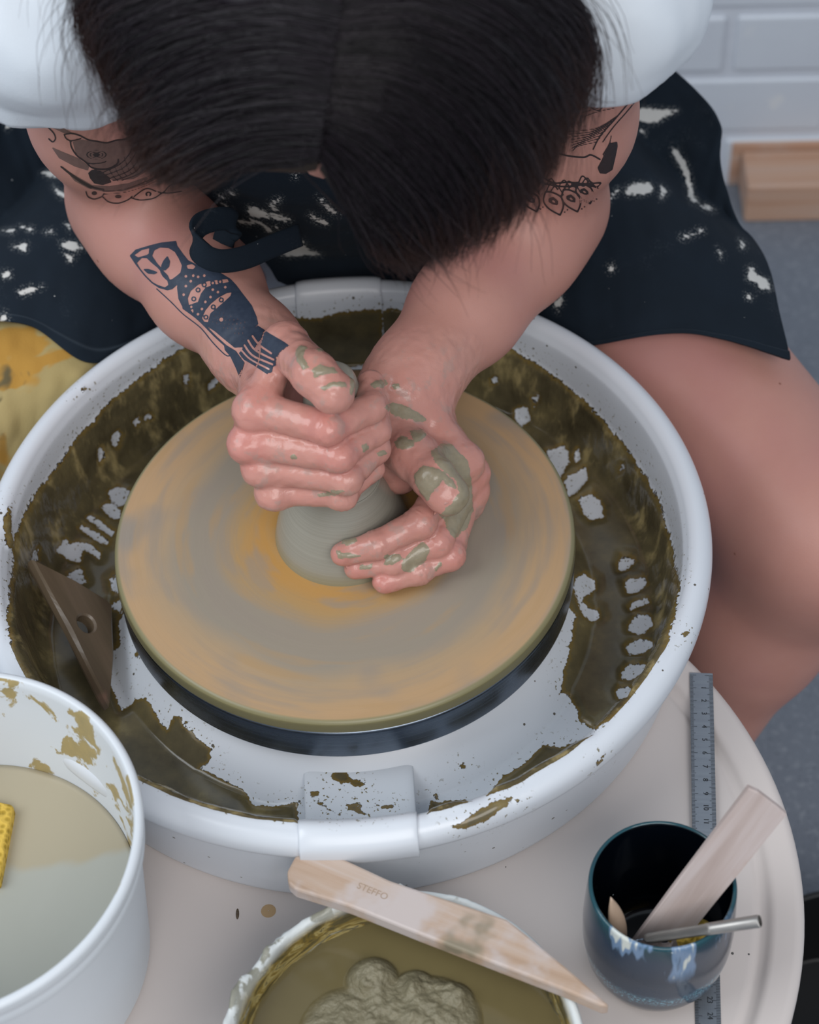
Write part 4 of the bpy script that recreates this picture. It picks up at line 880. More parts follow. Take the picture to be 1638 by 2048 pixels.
shirt = child(pyd('t_shirt', Vs, Qs, cloth_mat('white_cotton', 'd6dde4', 'cdd5de', 1400))); shirt['label'] = 'white short-sleeved cotton t-shirt'
# cloth laid over lap and thighs
lap = Grp(0.05)
def fat(hip, kn, e): lap.c(hip, hip * .45 + kn * .55, 0.088 + e, 0.0765 + e).c(hip * .45 + kn * .55, kn, 0.0765 + e, 0.061 + e)
fat(hipL, knL, .010); fat(hipR, knR, .010)
lap.c((-.07, .38, -.035), (.09, .38, -.035), .085).c(chest + np.array([0, .0, -.04]), hips, .142, .15)
def drape(PX, off=0.0, d0=1.15, d1=1.85, n=90):
    sh = PX.shape[:-1]; R = np.stack([ray(*p) for p in PX.reshape(-1, 2)]); ts = np.linspace(d0, d1, n); D = np.empty((len(R), n))
    for k, t in enumerate(ts):
        P = CAM + R * t; D[:, k] = lap.ev(P, P.min(0), P.max(0), 9.0) - off
    neg = D < 0; hit = neg.any(1); i = np.where(hit, neg.argmax(1), D.argmin(1)); i = np.clip(i, 1, n - 1); r = np.arange(len(R))
    a, b = D[r, i - 1], D[r, i]; f = np.where(hit, a / (a - b + 1e-12), 1.0); t = ts[i - 1] + (ts[i] - ts[i - 1]) * f
    return t.reshape(sh)
def blur(D, k):
    for _ in range(k):
        E = np.pad(D, 1, mode='edge'); D = (E[:-2, 1:-1] + E[2:, 1:-1] + E[1:-1, :-2] + E[1:-1, 2:] + 2 * D) / 6
    return D
def net(rows, nu, nv):
    R = np.array([catmull(r, nu) for r in np.array(rows, float)]); return np.stack([catmull(R[:, i], nv) for i in range(nu)], 1)
PAINT = []
def crop(x0, y0, s, polys): PAINT.extend([[(x0 + x / s, y0 + y / s) for x, y in p] for p in polys])
crop(350, 280, 3.276, [[(480, 425), (520, 420), (620, 470), (700, 480), (760, 510), (740, 525), (640, 500), (560, 495), (490, 490)], [(620, 400), (660, 375), (700, 365), (695, 395), (650, 415), (680, 450), (640, 445)], [(690, 715), (760, 710), (800, 685), (850, 680), (880, 705), (960, 740), (850, 740), (760, 750), (700, 735)], [(400, 520), (470, 515), (560, 520), (600, 545), (520, 540), (450, 540)], [(880, 470), (920, 485), (1000, 530), (1000, 545), (930, 520), (880, 490)], [(205, 155), (250, 145), (300, 145), (315, 170), (290, 182), (250, 165)], [(280, 340), (310, 345), (335, 365), (310, 365)], [(350, 325), (400, 335), (380, 350)], [(300, 395), (350, 425), (375, 440), (350, 440)], [(590, 560), (640, 570), (640, 595), (600, 580)], [(660, 545), (700, 590), (690, 605)], [(770, 645), (840, 640), (850, 665), (800, 668)], [(100, 325), (130, 335), (140, 350), (110, 345)], [(780, 190), (800, 200), (795, 240), (785, 240)], [(940, 360), (1000, 410), (1070, 480), (1040, 470), (980, 430)], [(1160, 490), (1220, 470), (1240, 520), (1200, 550), (1170, 520)]])
crop(0, 200, 2.34, [[(255, 415), (290, 440), (320, 455), (315, 468), (280, 455)], [(285, 675), (340, 670), (390, 700), (340, 710), (300, 700)], [(300, 720), (350, 735), (330, 760)], [(90, 900), (150, 880), (200, 880), (150, 905), (100, 915)], [(10, 815), (50, 812), (50, 830), (15, 840)], [(200, 345), (250, 340), (300, 370), (230, 365)], [(20, 620), (80, 610), (60, 630)], [(100, 600), (160, 610), (150, 620)], [(215, 625), (250, 615), (250, 630)], [(310, 590), (330, 590), (325, 610)], [(60, 690), (130, 680), (120, 710), (80, 700)], [(30, 60), (90, 10), (110, 20), (70, 100), (30, 140)], [(0, 1020), (25, 1000), (40, 1035), (0, 1040)]])
crop(1000, 0, 2.567, [[(690, 570), (740, 560), (915, 570), (860, 600), (800, 635), (730, 630), (690, 610)], [(885, 755), (920, 780), (960, 840), (985, 920), (990, 1010), (1010, 1040), (985, 1050), (965, 1010), (955, 920), (930, 850), (905, 820)], [(1020, 1065), (1060, 1060), (1100, 1085), (1080, 1090), (1040, 1075)], [(640, 980), (680, 950), (770, 950), (780, 990), (720, 1005), (650, 1010)], [(820, 960), (855, 990), (825, 1030)], [(500, 1110), (540, 1040), (600, 980), (620, 975), (560, 1040), (510, 1110)], [(920, 1220), (980, 1205), (1000, 1215), (940, 1235)], [(1010, 1185), (1040, 1185), (1040, 1200), (1015, 1200)], [(1270, 1380), (1290, 1375), (1310, 1420), (1370, 1445), (1385, 1490), (1340, 1490), (1300, 1450), (1270, 1440)], [(555, 1380), (580, 1362), (590, 1385), (570, 1400)], [(285, 1560), (320, 1520), (325, 1550), (300, 1600)], [(1225, 1240), (1250, 1260), (1245, 1285), (1230, 1275)], [(1265, 1515), (1290, 1525), (1285, 1540), (1265, 1535)], [(1115, 1280), (1140, 1320), (1135, 1335), (1118, 1300)], [(720, 670), (745, 672), (740, 695), (722, 690)], [(640, 690), (670, 650), (680, 690), (650, 730)]])
MAPRON = cloth_mat('navy_denim', '0c161f', '16222e', 1500, 0.9, paint='c9c8c4')
def panel(name, rows, nu, nv, off, mat, wr=0.004, hem=0.0, thick=0.0028, paint=True, seed=0, par=None, pull=None):
    N = net(rows, nu, nv); D = blur(drape(N, off), 10); P = np.stack([[CAM + ray(*N[i, j]) * D[i, j] for j in range(nu)] for i in range(nv)])
    T1 = np.gradient(P, axis=1); T0 = np.gradient(P, axis=0); nn = np.cross(T1, T0); nn /= np.linalg.norm(nn, axis=2)[..., None] + 1e-12
    s = np.sign((nn * (CAM - P)).sum(2)); nn *= s[..., None]
    u = np.arange(nu) / (nu - 1); v = np.arange(nv) / (nv - 1); U, Vv = np.meshgrid(u, v)
    W = (fbm(P * [1, .45, 1], 26, 3, seed) - .5) * 2 + 0.6 * (1 - np.abs(2 * fbm(P * [1, .4, 1], 17, 2, seed + 3) - 1) - .5)
    h = wr * W
    if hem: h = h + hem * np.clip((Vv - 0.915) / .012, 0, 1)
    P = P + nn * h[..., None]
    if pull is not None: P = P + pull(U, Vv)
    Vv3 = P.reshape(-1, 3); i = np.arange(nv - 1)[:, None]; j = np.arange(nu - 1)[None, :]; a = i * nu + j; Fc = np.stack([a, a + 1, a + nu + 1, a + nu], -1).reshape(-1, 4)
    o = pyd(name, Vv3, Fc, mat); md = o.modifiers.new('thickness', 'SOLIDIFY'); md.thickness = thick; md.offset = 0
    if paint:
        q = proj(Vv3); f = np.full(len(q), -60.)
        for p in PAINT: f = np.maximum(f, poly_sd(q, p))
        fattr(o, 'paint', f); fattr(o, 'hem', np.exp(-((Vv.ravel() - .925) / .006) ** 2) * (hem > 0))
    return o
ap = child(obj('apron', None)); ap.empty_display_size = .02
RROWS = [[(880, 120), (1050, 100), (1200, 95), (1312, 108)], [(880, 215), (1050, 205), (1240, 215), (1432, 228)], [(900, 320), (1070, 320), (1270, 320), (1442, 335)], [(920, 420), (1090, 430), (1290, 430), (1475, 440)], [(950, 520), (1110, 525), (1320, 530), (1530, 530)], [(1010, 590), (1140, 610), (1350, 620), (1556, 630)], [(1085, 640), (1165, 675), (1375, 655), (1572, 690)], [(1105, 672), (1160, 694), (1380, 668), (1578, 722)]]
LROWS = [[(-80, 150), (60, 150), (250, 160), (450, 170)], [(-80, 250), (60, 250), (250, 260), (470, 280)], [(-90, 380), (60, 380), (260, 390), (500, 400)], [(-90, 500), (60, 500), (270, 510), (520, 520)], [(-90, 590), (50, 600), (230, 640), (430, 600)], [(-80, 640), (60, 652), (185, 726), (345, 636)]]
CROWS = [[(250, 170), (500, 160), (800, 160), (1080, 170)], [(280, 280), (520, 280), (800, 280), (1060, 290)], [(340, 350), (540, 390), (800, 400), (1040, 400)], [(420, 430), (560, 480), (790, 490), (1010, 480)], [(520, 510), (590, 545), (780, 545), (960, 530)], [(560, 560), (620, 578), (770, 578), (900, 560)]]
for nm, rows, nu, nv, off, hem, sd in (('leg_panel', RROWS, 110, 120, .004, .0016, 1), ('leg_panel', LROWS, 110, 110, .004, .0014, 2), ('bib', CROWS, 90, 90, .010, .0, 4)):
    o = panel(nm, rows, nu, nv, off, MAPRON, 0.0042, hem, seed=sd); o.parent = ap
ap['label'] = 'navy denim apron smeared with white clay'
# folded strap end lying over the forearm
def ribbon(name, path, w, mat, wd=(0, 0.35, 0.94), thick=0.0022):
    P = catmull(path, 70); T = np.gradient(P, axis=0); T /= np.linalg.norm(T, axis=1)[:, None]; wd = np.array(wd, float)
    S = wd - T * (T @ wd)[:, None]; S /= np.linalg.norm(S, axis=1)[:, None]; k = 7; V = []
    for j in np.linspace(-.5, .5, k): V.append(P + S * (w * j))
    V = np.stack(V, 1).reshape(-1, 3); n = len(P); i = np.arange(n - 1)[:, None]; j = np.arange(k - 1)[None, :]; a = i * k + j
    o = pyd(name, V, np.stack([a, a + 1, a + k + 1, a + k], -1).reshape(-1, 4), mat); md = o.modifiers.new('thickness', 'SOLIDIFY'); md.thickness = thick; md.offset = 0
    fattr(o, 'paint', np.full(len(V), -60.)); return o
o = ribbon('tie_strap', [atd(600, 470, 1.335), atd(545, 492, 1.315), atd(490, 515, 1.298), atd(440, 522, 1.287), atd(405, 508, 1.283), atd(389, 478, 1.285), atd(398, 452, 1.29), atd(425, 440, 1.297), atd(455, 438, 1.305), atd(470, 452, 1.312), atd(452, 470, 1.315), atd(446, 488, 1.317)], 0.0150, MAPRON, (0, 0.62, 0.78)); o.parent = ap
# yellow towel over the knee
MTOW = cloth_mat('yellow_towel', 'a8966a', '998a5c', 700, 0.95, None, [(20, 0.57, 'a8803c'), (27, 0.63, '5f553c')])
TROWS = [[(-110, 560), (20, 590), (130, 620), (230, 660)], [(-110, 660), (10, 670), (100, 690), (220, 720)], [(-115, 760), (0, 770), (90, 780), (200, 790)], [(-120, 860), (-20, 870), (60, 880), (150, 890)], [(-125, 960), (-40, 970), (20, 980), (90, 990)]]
tw = panel('towel', TROWS, 90, 90, -.003, MTOW, 0.015, 0, 0.004, False, 9)
tag(tw, 'pale yellow clay-stained towel over the knee under the apron', 'towel')

# ------------------------------------------------------------------ hair
def hair_mat():
    t = NT('dark_brown_hair'); k = t.attr('along'); r = t.attr('tone')
    col = t.mix(r, lin('080608'), lin('221a22')); col = t.mix(t.math('MULTIPLY', t.step(k, 0.62, 1.0), 0.8), col, lin('3d261e'))
    return t.fin(col, 0.45, 0, None, 0.4)
MHAIR = hair_mat()
# guide locks: (pixel x, pixel y, distance along the view axis)
GL = [[(638, 318, .992), (600, 322, 1.000), (540, 318, 1.005), (470, 322, 1.010), (415, 338, 1.015), (362, 348, 1.02)],
      [(645, 280, .975), (570, 278, .985), (490, 285, .993), (410, 305, 1.003), (350, 335, 1.012), (325, 340, 1.02)],
      [(655, 215, .955), (560, 205, .962), (460, 215, .975), (365, 250, .99), (315, 295, 1.005), (318, 335, 1.015)],
      [(668, 130, .940), (560, 112, .945), (430, 130, .962), (330, 180, .985), (285, 240, 1.005), (300, 300, 1.02)],
      [(678, 50, .932), (550, 25, .94), (400, 45, .96), (280, 100, .985), (255, 180, 1.01), (290, 260, 1.03)],
      [(688, -40, .94), (540, -70, .95), (380, -50, .97), (240, 0, .995), (205, 90, 1.02), (250, 190, 1.04)],
      [(695, -130, .955), (540, -160, .965), (360, -140, .985), (210, -90, 1.01), (165, 0, 1.035), (200, 110, 1.05)]]
GR = [[(645, 318, .990), (668, 355, 1.000), (700, 410, 1.010), (732, 460, 1.020), (765, 498, 1.03), (800, 516, 1.04)],
      [(652, 280, .974), (700, 320, .985), (755, 385, .998), (805, 445, 1.012), (835, 490, 1.025), (850, 512, 1.035)],
      [(662, 220, .955), (745, 245, .962), (830, 310, .978), (892, 390, .998), (915, 455, 1.015), (900, 500, 1.03)],
      [(672, 140, .940), (790, 150, .945), (900, 215, .962), (980, 310, .985), (1008, 395, 1.005), (985, 462, 1.025)],
      [(682, 60, .932), (820, 55, .94), (950, 110, .957), (1040, 210, .98), (1068, 305, 1.005), (1040, 405, 1.025)],
      [(690, -30, .94), (840, -50, .948), (990, 0, .965), (1100, 100, .99), (1122, 205, 1.015), (1092, 335, 1.035)],
      [(697, -120, .955), (850, -145, .962), (1020, -100, .98), (1150, 0, 1.005), (1180, 110, 1.03), (1165, 220, 1.05)]]
GL, GR = [np.array([[atd(*p) for p in g] for g in G_]) for G_ in (GL, GR)]
rs = np.random.RandomState(3)
def lock(G_, g, K):
    """interpolated guide at g in 0..len-1, K samples"""
    i = int(np.clip(math.floor(g), 0, len(G_) - 2)); u = g - i; p0 = G_[max(i - 1, 0)]; p1 = G_[i]; p2 = G_[i + 1]; p3 = G_[min(i + 2, len(G_) - 1)]
    c = 0.5 * (2 * p1 + (p2 - p0) * u + (2 * p0 - 5 * p1 + 4 * p2 - p3) * u ** 2 + (3 * p1 - p0 - 3 * p2 + p3) * u ** 3)
    return catmull(c, K)
hairo = child(obj('hair', None)); hairo.empty_display_size = .02; hairo['label'] = 'dark brown hair parted in the middle and falling forward'
vd = np.array([0, CP, -SP])
for G_ in (GL, GR):          # the mass under the strands
    nu, nv = 60, 40; S = np.stack([lock(G_, g, nv) for g in np.linspace(0, len(G_) - 1, nu)], 1); tv = np.linspace(0, 1, nv)
    S = S[:int(nv * (.90 if G_ is GL else .80))]; nv = len(S); S = S + vd * 0.010
    i = np.arange(nv - 1)[:, None]; j = np.arange(nu - 1)[None, :]; a = i * nu + j
    o = pyd('hair_mass', S.reshape(-1, 3), np.stack([a, a + 1, a + nu + 1, a + nu], -1).reshape(-1, 4), MHAIR); md = o.modifiers.new('thickness', 'SOLIDIFY'); md.thickness = 0.010; md.offset = 0
    fattr(o, 'along', np.repeat(tv[:nv], nu) * .8); fattr(o, 'tone', np.zeros(nv * nu)); o.parent = hairo
KT = 32; TAB = [np.stack([lock(G_, g, KT) for g in np.linspace(0, len(G_) - 1, 160)]) for G_ in (GL, GR)]
def strands(name, n, K=18, loose=False):
    th = np.array([0, 2.094, 4.189]); side_ = (rs.rand(n) > .46).astype(int); g = rs.rand(n) * (len(GL) - 1)
    g = g + (np.round(g * 11) / 11 - g) * 0.35; gi = np.clip(g / (len(GL) - 1) * 159, 0, 158.999); i0 = gi.astype(int); fu = (gi - i0)[:, None, None]
    ln = np.where(rs.rand(n) < .35, rs.uniform(.74, 1.0, n), rs.uniform(.92, 1.0, n)); tt = np.linspace(0, 1, K); kk_ = ln[:, None] * tt[None] * (KT - 1.001); k0 = kk_.astype(int); fk = (kk_ - k0)[..., None]
    T_ = np.stack(TAB); ar = np.arange(n)[:, None]
    def at_(ii): return T_[side_[:, None], ii[:, None], k0] * (1 - fk) + T_[side_[:, None], ii[:, None], k0 + 1] * fk
    P = at_(i0) * (1 - fu) + at_(i0 + 1) * fu; t = tt[None, :, None]; ph = rs.rand(n, 1, 3) * 6.28; sp = rs.normal(0, 1, (n, 1, 3))
    P = P + vd * (rs.uniform(-.003, .009, (n, 1, 1)) + .003 * t) + sp * (0.0006 + (0.013 if loose else 0.0042) * t ** 1.7) + np.sin(t * np.array([6., 5., 7.]) + ph) * (0.0012 + .0012 * t)
    if loose: P = P + np.stack([np.where(side_ == 0, -1, 1) * rs.uniform(0, .014, n), 0 * g, rs.uniform(0, .008, n)], -1)[:, None] * t ** 2
    T = np.gradient(P, axis=1); T /= np.linalg.norm(T, axis=2)[..., None] + 1e-9; A_ = np.cross(T, vd); A_ /= np.linalg.norm(A_, axis=2)[..., None] + 1e-9; B_ = np.cross(T, A_)
    r = (0.00030 if not loose else 0.00022) * (1 - .75 * tt[None] ** 3) * rs.uniform(.7, 1.2, (n, 1))
    Vh = P[:, :, None] + r[:, :, None, None] * (np.cos(th)[:, None] * A_[:, :, None] + np.sin(th)[:, None] * B_[:, :, None])
    al = np.broadcast_to(tt[None, :, None], (n, K, 3)); tn = np.broadcast_to(rs.rand(n, 1, 1), (n, K, 3))
    i = (np.arange(n) * K * 3)[:, None, None]; k = (np.arange(K - 1) * 3)[None, :, None]; c = np.arange(3)[None, None, :]; c2 = (c + 1) % 3
    Fc = np.stack([i + k + c, i + k + c2, i + k + 3 + c2, i + k + 3 + c], -1).reshape(-1, 4)
    o = pyd(name, Vh.reshape(-1, 3), Fc, MHAIR); fattr(o, 'along', al.ravel()); fattr(o, 'tone', tn.ravel()); o['kind'] = 'stuff'
    o.parent = hairo; return o
strands('hair_strands', 9000, K=16); strands('loose_strands', 700, loose=True)
# the back of the head: hair lying close to the skull, combed away from the parting
nu, nv = 150, 70; U_, W_ = np.meshgrid(np.linspace(0, 2 * np.pi, nu, endpoint=False), np.linspace(0.03, np.pi * .80, nv)); 
nx_, nz_, nf_ = np.sin(W_) * np.cos(U_), np.cos(W_), np.sin(W_) * np.sin(U_)
comb = 0.0022 * np.sin(46 * np.arctan2(nz_ * .6 + .4, -nf_ * 1.0 + 1e-6) + 7 * fbm(np.stack([nx_, nz_, nf_], -1), 3, 2)) + 0.003 * (fbm(np.stack([nx_ * .4, nz_ * 3, nf_ * 3], -1), 3, 3) - .5)
rad = 1.0 + (0.0062 + comb * .8) / 0.083
Pc = HC + (nx_ * .0745 * rad)[..., None] * Hx + (-.014 + nf_ * .0935 * rad)[..., None] * Hf + (.028 + nz_ * .083 * rad)[..., None] * Hu
keep = (nf_ < 0.50 + 0.35 * np.clip(nz_, 0, 1)) & ~((nf_ > 0.10) & (nz_ < 0.15)); i, j = np.meshgrid(np.arange(nv - 1), np.arange(nu), indexing='ij'); a = i * nu + j; b = i * nu + (j + 1) % nu
Fc = np.stack([a, b, b + nu, a + nu], -1).reshape(-1, 4); kf = keep.ravel()[Fc].all(1)
o = pyd('hair_back', Pc.reshape(-1, 3), Fc[kf], MHAIR); md = o.modifiers.new('thickness', 'SOLIDIFY'); md.thickness = 0.008; md.offset = -1; fattr(o, 'along', np.full(nu * nv, .2)); fattr(o, 'tone', fbm(Pc.reshape(-1, 3), 120, 2)); o.parent = hairo
bm = bmesh.new(); bm.from_mesh(o.data); bmesh.ops.delete(bm, geom=[v for v in bm.verts if not v.link_faces], context='VERTS'); bm.to_mesh(o.data); bm.free()
# a few single wisps curling at the tips
for w_, pts in enumerate([[(800, 380, 1.0), (835, 450, 1.015), (870, 500, 1.03), (912, 510, 1.04), (934, 490, 1.045), (936, 462, 1.05)], [(900, 400, 1.0), (920, 460, 1.02), (935, 490, 1.04), (970, 484, 1.05), (995, 468, 1.055)], [(760, 430, 1.01), (800, 490, 1.03), (850, 514, 1.04), (900, 512, 1.05)], [(1090, 120, .99), (1150, 160, 1.01), (1195, 200, 1.02), (1232, 205, 1.03)], [(1070, 180, .99), (1120, 215, 1.01), (1165, 222, 1.02), (1200, 196, 1.03)], [(240, 20, 1.0), (190, 60, 1.01), (165, 20, 1.02), (150, -30, 1.03)], [(620, 270, .972), (600, 330, .99), (640, 380, 1.01), (690, 430, 1.02)]]):
    P_ = catmull([atd(*p) for p in pts], 40); o = tube('wisp', P_, 0.0004 * (1 - .7 * np.linspace(0, 1, 40)), MHAIR, hairo, 5); fattr(o, 'along', np.repeat(np.linspace(.3, 1, 40), 5)); fattr(o, 'tone', np.full(200, .5))
# ------------------------------------------------------------------ tattoos: ink laid on the skin of both arms
co_ = V2; fsel = [f for f, m in zip(faces, (np.array([co_[f[0]] for f in faces]) * [1, 1, 1]).tolist()) if -.26 < m[0] < .26 and m[1] < .36 and m[2] > -.02 and m[2] < .36 and m[1] > 0.0]
bvh = BVHTree.FromPolygons(co_.tolist(), fsel)
def line_sd(Q_, pts, w):
    P = np.asarray(pts, float); d = np.full(len(Q_), 1e18)
    for a, b in zip(P[:-1], P[1:]):
        e = b - a; v = Q_ - a; t = np.clip((v @ e) / (e @ e + 1e-9), 0, 1); d = np.minimum(d, ((v - t[:, None] * e) ** 2).sum(1))
    return w / 2 - np.sqrt(d)
def tattoo(name, x0, y0, s, size, ops, mat, step=2.0, off=0.00022):
    """ops in crop coordinates (crop origin x0, y0, scale s): add / sub polygons, line / cut strokes, dot / hole circles"""
    nx, ny = int(size[0] / s / step) + 2, int(size[1] / s / step) + 2
    gx, gy = np.meshgrid(np.arange(nx) * step * s, np.arange(ny) * step * s, indexing='ij'); Q_ = np.stack([gx, gy], -1).reshape(-1, 2); f = np.full(len(Q_), -60.)
    for op in ops:
        k = op[0]
        if k in ('add', 'sub'): v = poly_sd(Q_, op[1])
        elif k in ('line', 'cut'): v = line_sd(Q_, catmull(op[1], 6 * len(op[1])) if len(op[1]) > 2 else op[1], op[2])
        else: v = op[2] - np.hypot(Q_[:, 0] - op[1][0], (Q_[:, 1] - op[1][1]) * (op[3] if len(op) > 3 else 1))
        f = np.maximum(f, v) if k in ('add', 'line', 'dot') else np.minimum(f, -v)
    f = f.reshape(nx, ny); ids = {}; pts = []; Fc = []
    def vid(key, x, y):
        if key not in ids: ids[key] = len(pts); pts.append((x, y))
        return ids[key]
    S = f > 0; any_ = S[:-1, :-1] | S[1:, :-1] | S[1:, 1:] | S[:-1, 1:]
    for i, j in np.argwhere(any_):
        c = ((i, j), (i + 1, j), (i + 1, j + 1), (i, j + 1)); poly = []
        for k in range(4):
            a, b = c[k], c[(k + 1) % 4]
            if f[a] > 0: poly.append(vid(a, a[0], a[1]))
            if (f[a] > 0) != (f[b] > 0):
                t = f[a] / (f[a] - f[b]); lo_, hi_2 = (a, b) if a < b else (b, a); poly.append(vid((lo_, hi_2), a[0] + (b[0] - a[0]) * t, a[1] + (b[1] - a[1]) * t))
        if len(poly) > 2: Fc.append(poly)
    W = np.zeros((len(pts), 3)); ok = np.zeros(len(pts), bool); cv = Vector(CAM)
    for n_, (x, y) in enumerate(pts):
        r = Vector(ray(x0 + x * step, y0 + y * step)).normalized(); h_, nr_, _, dd_ = bvh.ray_cast(cv, r)
        if h_ is not None and nr_.dot(r) < -0.08: W[n_] = np.array(h_) + np.array(nr_) * off; ok[n_] = True
    Fc = [p for p in Fc if all(ok[v] for v in p) and max(np.linalg.norm(W[p[0]] - W[v]) for v in p) < 0.004]
    o = pyd(name, W, Fc, mat); o.parent = body
    bm = bmesh.new(); bm.from_mesh(o.data); bmesh.ops.delete(bm, geom=[v for v in bm.verts if not v.link_faces], context='VERTS'); bm.to_mesh(o.data); bm.free(); smooth(o.data)
    return o
def ink(name, a, b): 
    t = NT(name); return t.fin(t.mix(t.noise(scale=240, detail=4), lin(a), lin(b)), 0.5, 0, None, 0.3)
INK = ink('blue_black_ink', '232c3c', '3a4454'); INK2 = ink('black_ink_tattoo', '1f1d20', '363033'); SHADE = ink('grey_ink_shading', '5d4a47', '755d57')
owl = [('add', [(80, 210), (130, 160), (250, 125), (330, 105), (460, 90), (470, 130), (520, 200), (560, 250), (640, 290), (610, 340), (560, 330), (540, 360), (520, 390), (480, 440), (430, 485), (390, 495), (320, 475), (260, 435), (200, 375), (130, 285)]),
       ('sub', [(140, 270), (180, 230), (230, 232), (275, 270), (330, 335), (388, 412), (398, 450), (370, 470), (310, 450), (270, 428), (220, 380), (170, 320)]), ('sub', [(265, 212), (282, 168), (330, 145), (400, 150), (450, 182), (480, 232), (508, 292), (496, 350), (460, 380), (430, 402), (410, 408), (392, 370), (352, 330), (312, 282)]),
       ('sub', [(120, 205), (180, 165), (240, 150), (245, 190), (220, 205), (150, 225)]), ('add', [(338, 292), (358, 250), (390, 212), (412, 258), (404, 302), (372, 334), (345, 322)]), ('add', [(188, 320), (232, 318), (282, 334), (314, 348), (282, 364), (230, 358)]), ('add', [(328, 340), (362, 350), (404, 410), (408, 428), (380, 410), (350, 380)]),
       ('line', [(215, 215), (260, 260), (320, 310)], 14), ('line', [(255, 140), (250, 200), (285, 265), (325, 310)], 22),
       ('add', [(560, 280), (640, 290), (700, 308), (820, 350), (905, 402), (950, 450), (1010, 530), (1080, 620), (1120, 715), (1132, 770), (1110, 795), (1060, 860), (1010, 960), (940, 965), (860, 900), (780, 832), (690, 772), (600, 705), (520, 645), (480, 565), (468, 470), (482, 420), (540, 340)]),
       ('sub', [(556, 560), (580, 500), (640, 450), (720, 420), (880, 403), (892, 428), (762, 452), (702, 472), (664, 522), (640, 590), (596, 604), (606, 690), (570, 642)]), ('sub', [(672, 722), (700, 660), (742, 608), (802, 558), (872, 520), (915, 512), (905, 542), (852, 592), (792, 642), (742, 684), (722, 756), (690, 752)]),
       ('sub', [(545, 290), (590, 280), (620, 300), (600, 322), (555, 318)])]
for c_ in [(540, 380), (600, 375), (690, 375), (540, 460), (522, 530), (760, 490), (802, 510), (742, 550), (862, 470), (640, 690), (672, 648), (580, 420), (640, 385), (700, 590)]: owl.append(('hole', c_, 12))
for c_ in [(640, 492), (605, 565), (585, 630), (690, 450), (765, 632), (830, 575), (705, 715), (760, 436), (820, 425)]: owl += [('dot', c_, 21), ('hole', c_, 11)]
owl += [('hole', (830, 735), 17), ('add', [(1000, 985), (1030, 900), (1090, 820), (1130, 785), (1230, 850), (1350, 920), (1418, 972), (1385, 1025), (1275, 1040), (1295, 1100), (1255, 1118), (1245, 1165), (1205, 1182), (1100, 1112), (1015, 1062), (975, 1010)]),
        ('cut', [(1085, 870), (1140, 940), (1240, 1010)], 17), ('cut', [(1050, 905), (1110, 985), (1260, 1062)], 17), ('cut', [(1020, 945), (1090, 1030), (1250, 1100)], 17), ('cut', [(1000, 990), (1070, 1060), (1220, 1140)], 15),
        ('add', [(850, 930), (950, 990), (1000, 1060), (1022, 1085), (1002, 1150), (982, 1212), (950, 1130), (905, 1035), (860, 985)]), ('line', [(300, 480), (420, 590), (520, 690), (660, 800), (760, 920), (860, 1020), (900, 1030)], 9), ('line', [(520, 640), (640, 730), (780, 870), (880, 960)], 16)]
for k in range(9): owl.append(('cut', [(800 + k * 28, 640 + k * 14), (760 + k * 30, 760 + k * 16)], 4))
tattoo('owl_tattoo', 240, 460, 4.095, (1440, 1240), owl, INK)['label'] = 'blue-black owl tattoo on the forearm'
fish = [('line', [(330, 330), (400, 320), (480, 340), (560, 380), (640, 395), (740, 410), (830, 385), (920, 375), (1000, 320)], 14), ('line', [(330, 330), (350, 370), (400, 390), (490, 370)], 12), ('line', [(390, 390), (400, 450), (450, 530), (530, 590), (600, 650), (700, 665), (780, 650), (840, 610), (850, 570)], 15), ('line', [(530, 600), (600, 612), (680, 605), (735, 590)], 10),
        ('dot', (640, 525), 98, 2.2), ('hole', (640, 525), 86, 2.2), ('dot', (640, 525), 66, 2.2), ('hole', (640, 525), 55, 2.2), ('dot', (640, 525), 34, 2.0), ('line', [(690, 700), (860, 620), (960, 510), (1000, 390)], 9), ('line', [(700, 730), (900, 650), (1010, 520), (1050, 380)], 9), ('line', [(740, 760), (950, 680), (1060, 540), (1090, 380)], 9), ('line', [(800, 775), (1000, 700), (1110, 560), (1130, 420)], 9), ('line', [(880, 775), (1060, 700), (1160, 580)], 9)]
for k in range(8): fish.append(('line', [(760 + k * 48, 660 - k * 38 + (k > 3) * 10), (800 + k * 50, 730 - k * 20), (850 + k * 46, 780 - k * 22)], 7))
fish += [('add', [(560, 700), (600, 668), (680, 680), (760, 740), (786, 790), (700, 818), (620, 802), (578, 752)]), ('line', [(300, 640), (450, 750), (600, 835), (710, 862)], 16), ('line', [(330, 670), (470, 780), (590, 850)], 9), ('line', [(700, 880), (900, 862), (1100, 790), (1290, 700)], 9), ('line', [(720, 905), (920, 885), (1120, 820), (1300, 740)], 7), ('add', [(1000, 330), (1080, 280), (1110, 380), (1180, 500), (1200, 600), (1120, 680), (1100, 520), (1050, 420)]),
         ('line', [(70, 130), (120, 200), (180, 265), (230, 320), (246, 370), (220, 402), (180, 370)], 12), ('line', [(540, 880), (560, 930), (620, 952), (690, 930), (712, 900)], 12), ('line', [(700, 930), (760, 980), (850, 992), (940, 962), (985, 925)], 12), ('line', [(970, 940), (1060, 962), (1180, 950), (1260, 905), (1295, 880)], 12), ('line', [(1000, 930), (1080, 870), (1140, 852), (1220, 882), (1300, 898), (1400, 890), (1460, 880)], 12), ('line', [(1290, 890), (1340, 830), (1400, 800)], 11), ('dot', (1140, 905), 30, 1.2), ('hole', (1140, 905), 14, 1.2), ('dot', (850, 928), 32, 2.0), ('dot', (620, 896), 26, 1.4)]
tattoo('fish_tattoo', 60, 200, 4.818, (1500, 1040), fish, INK2)['label'] = 'black carp tattoo and scalloped band above the elbow'
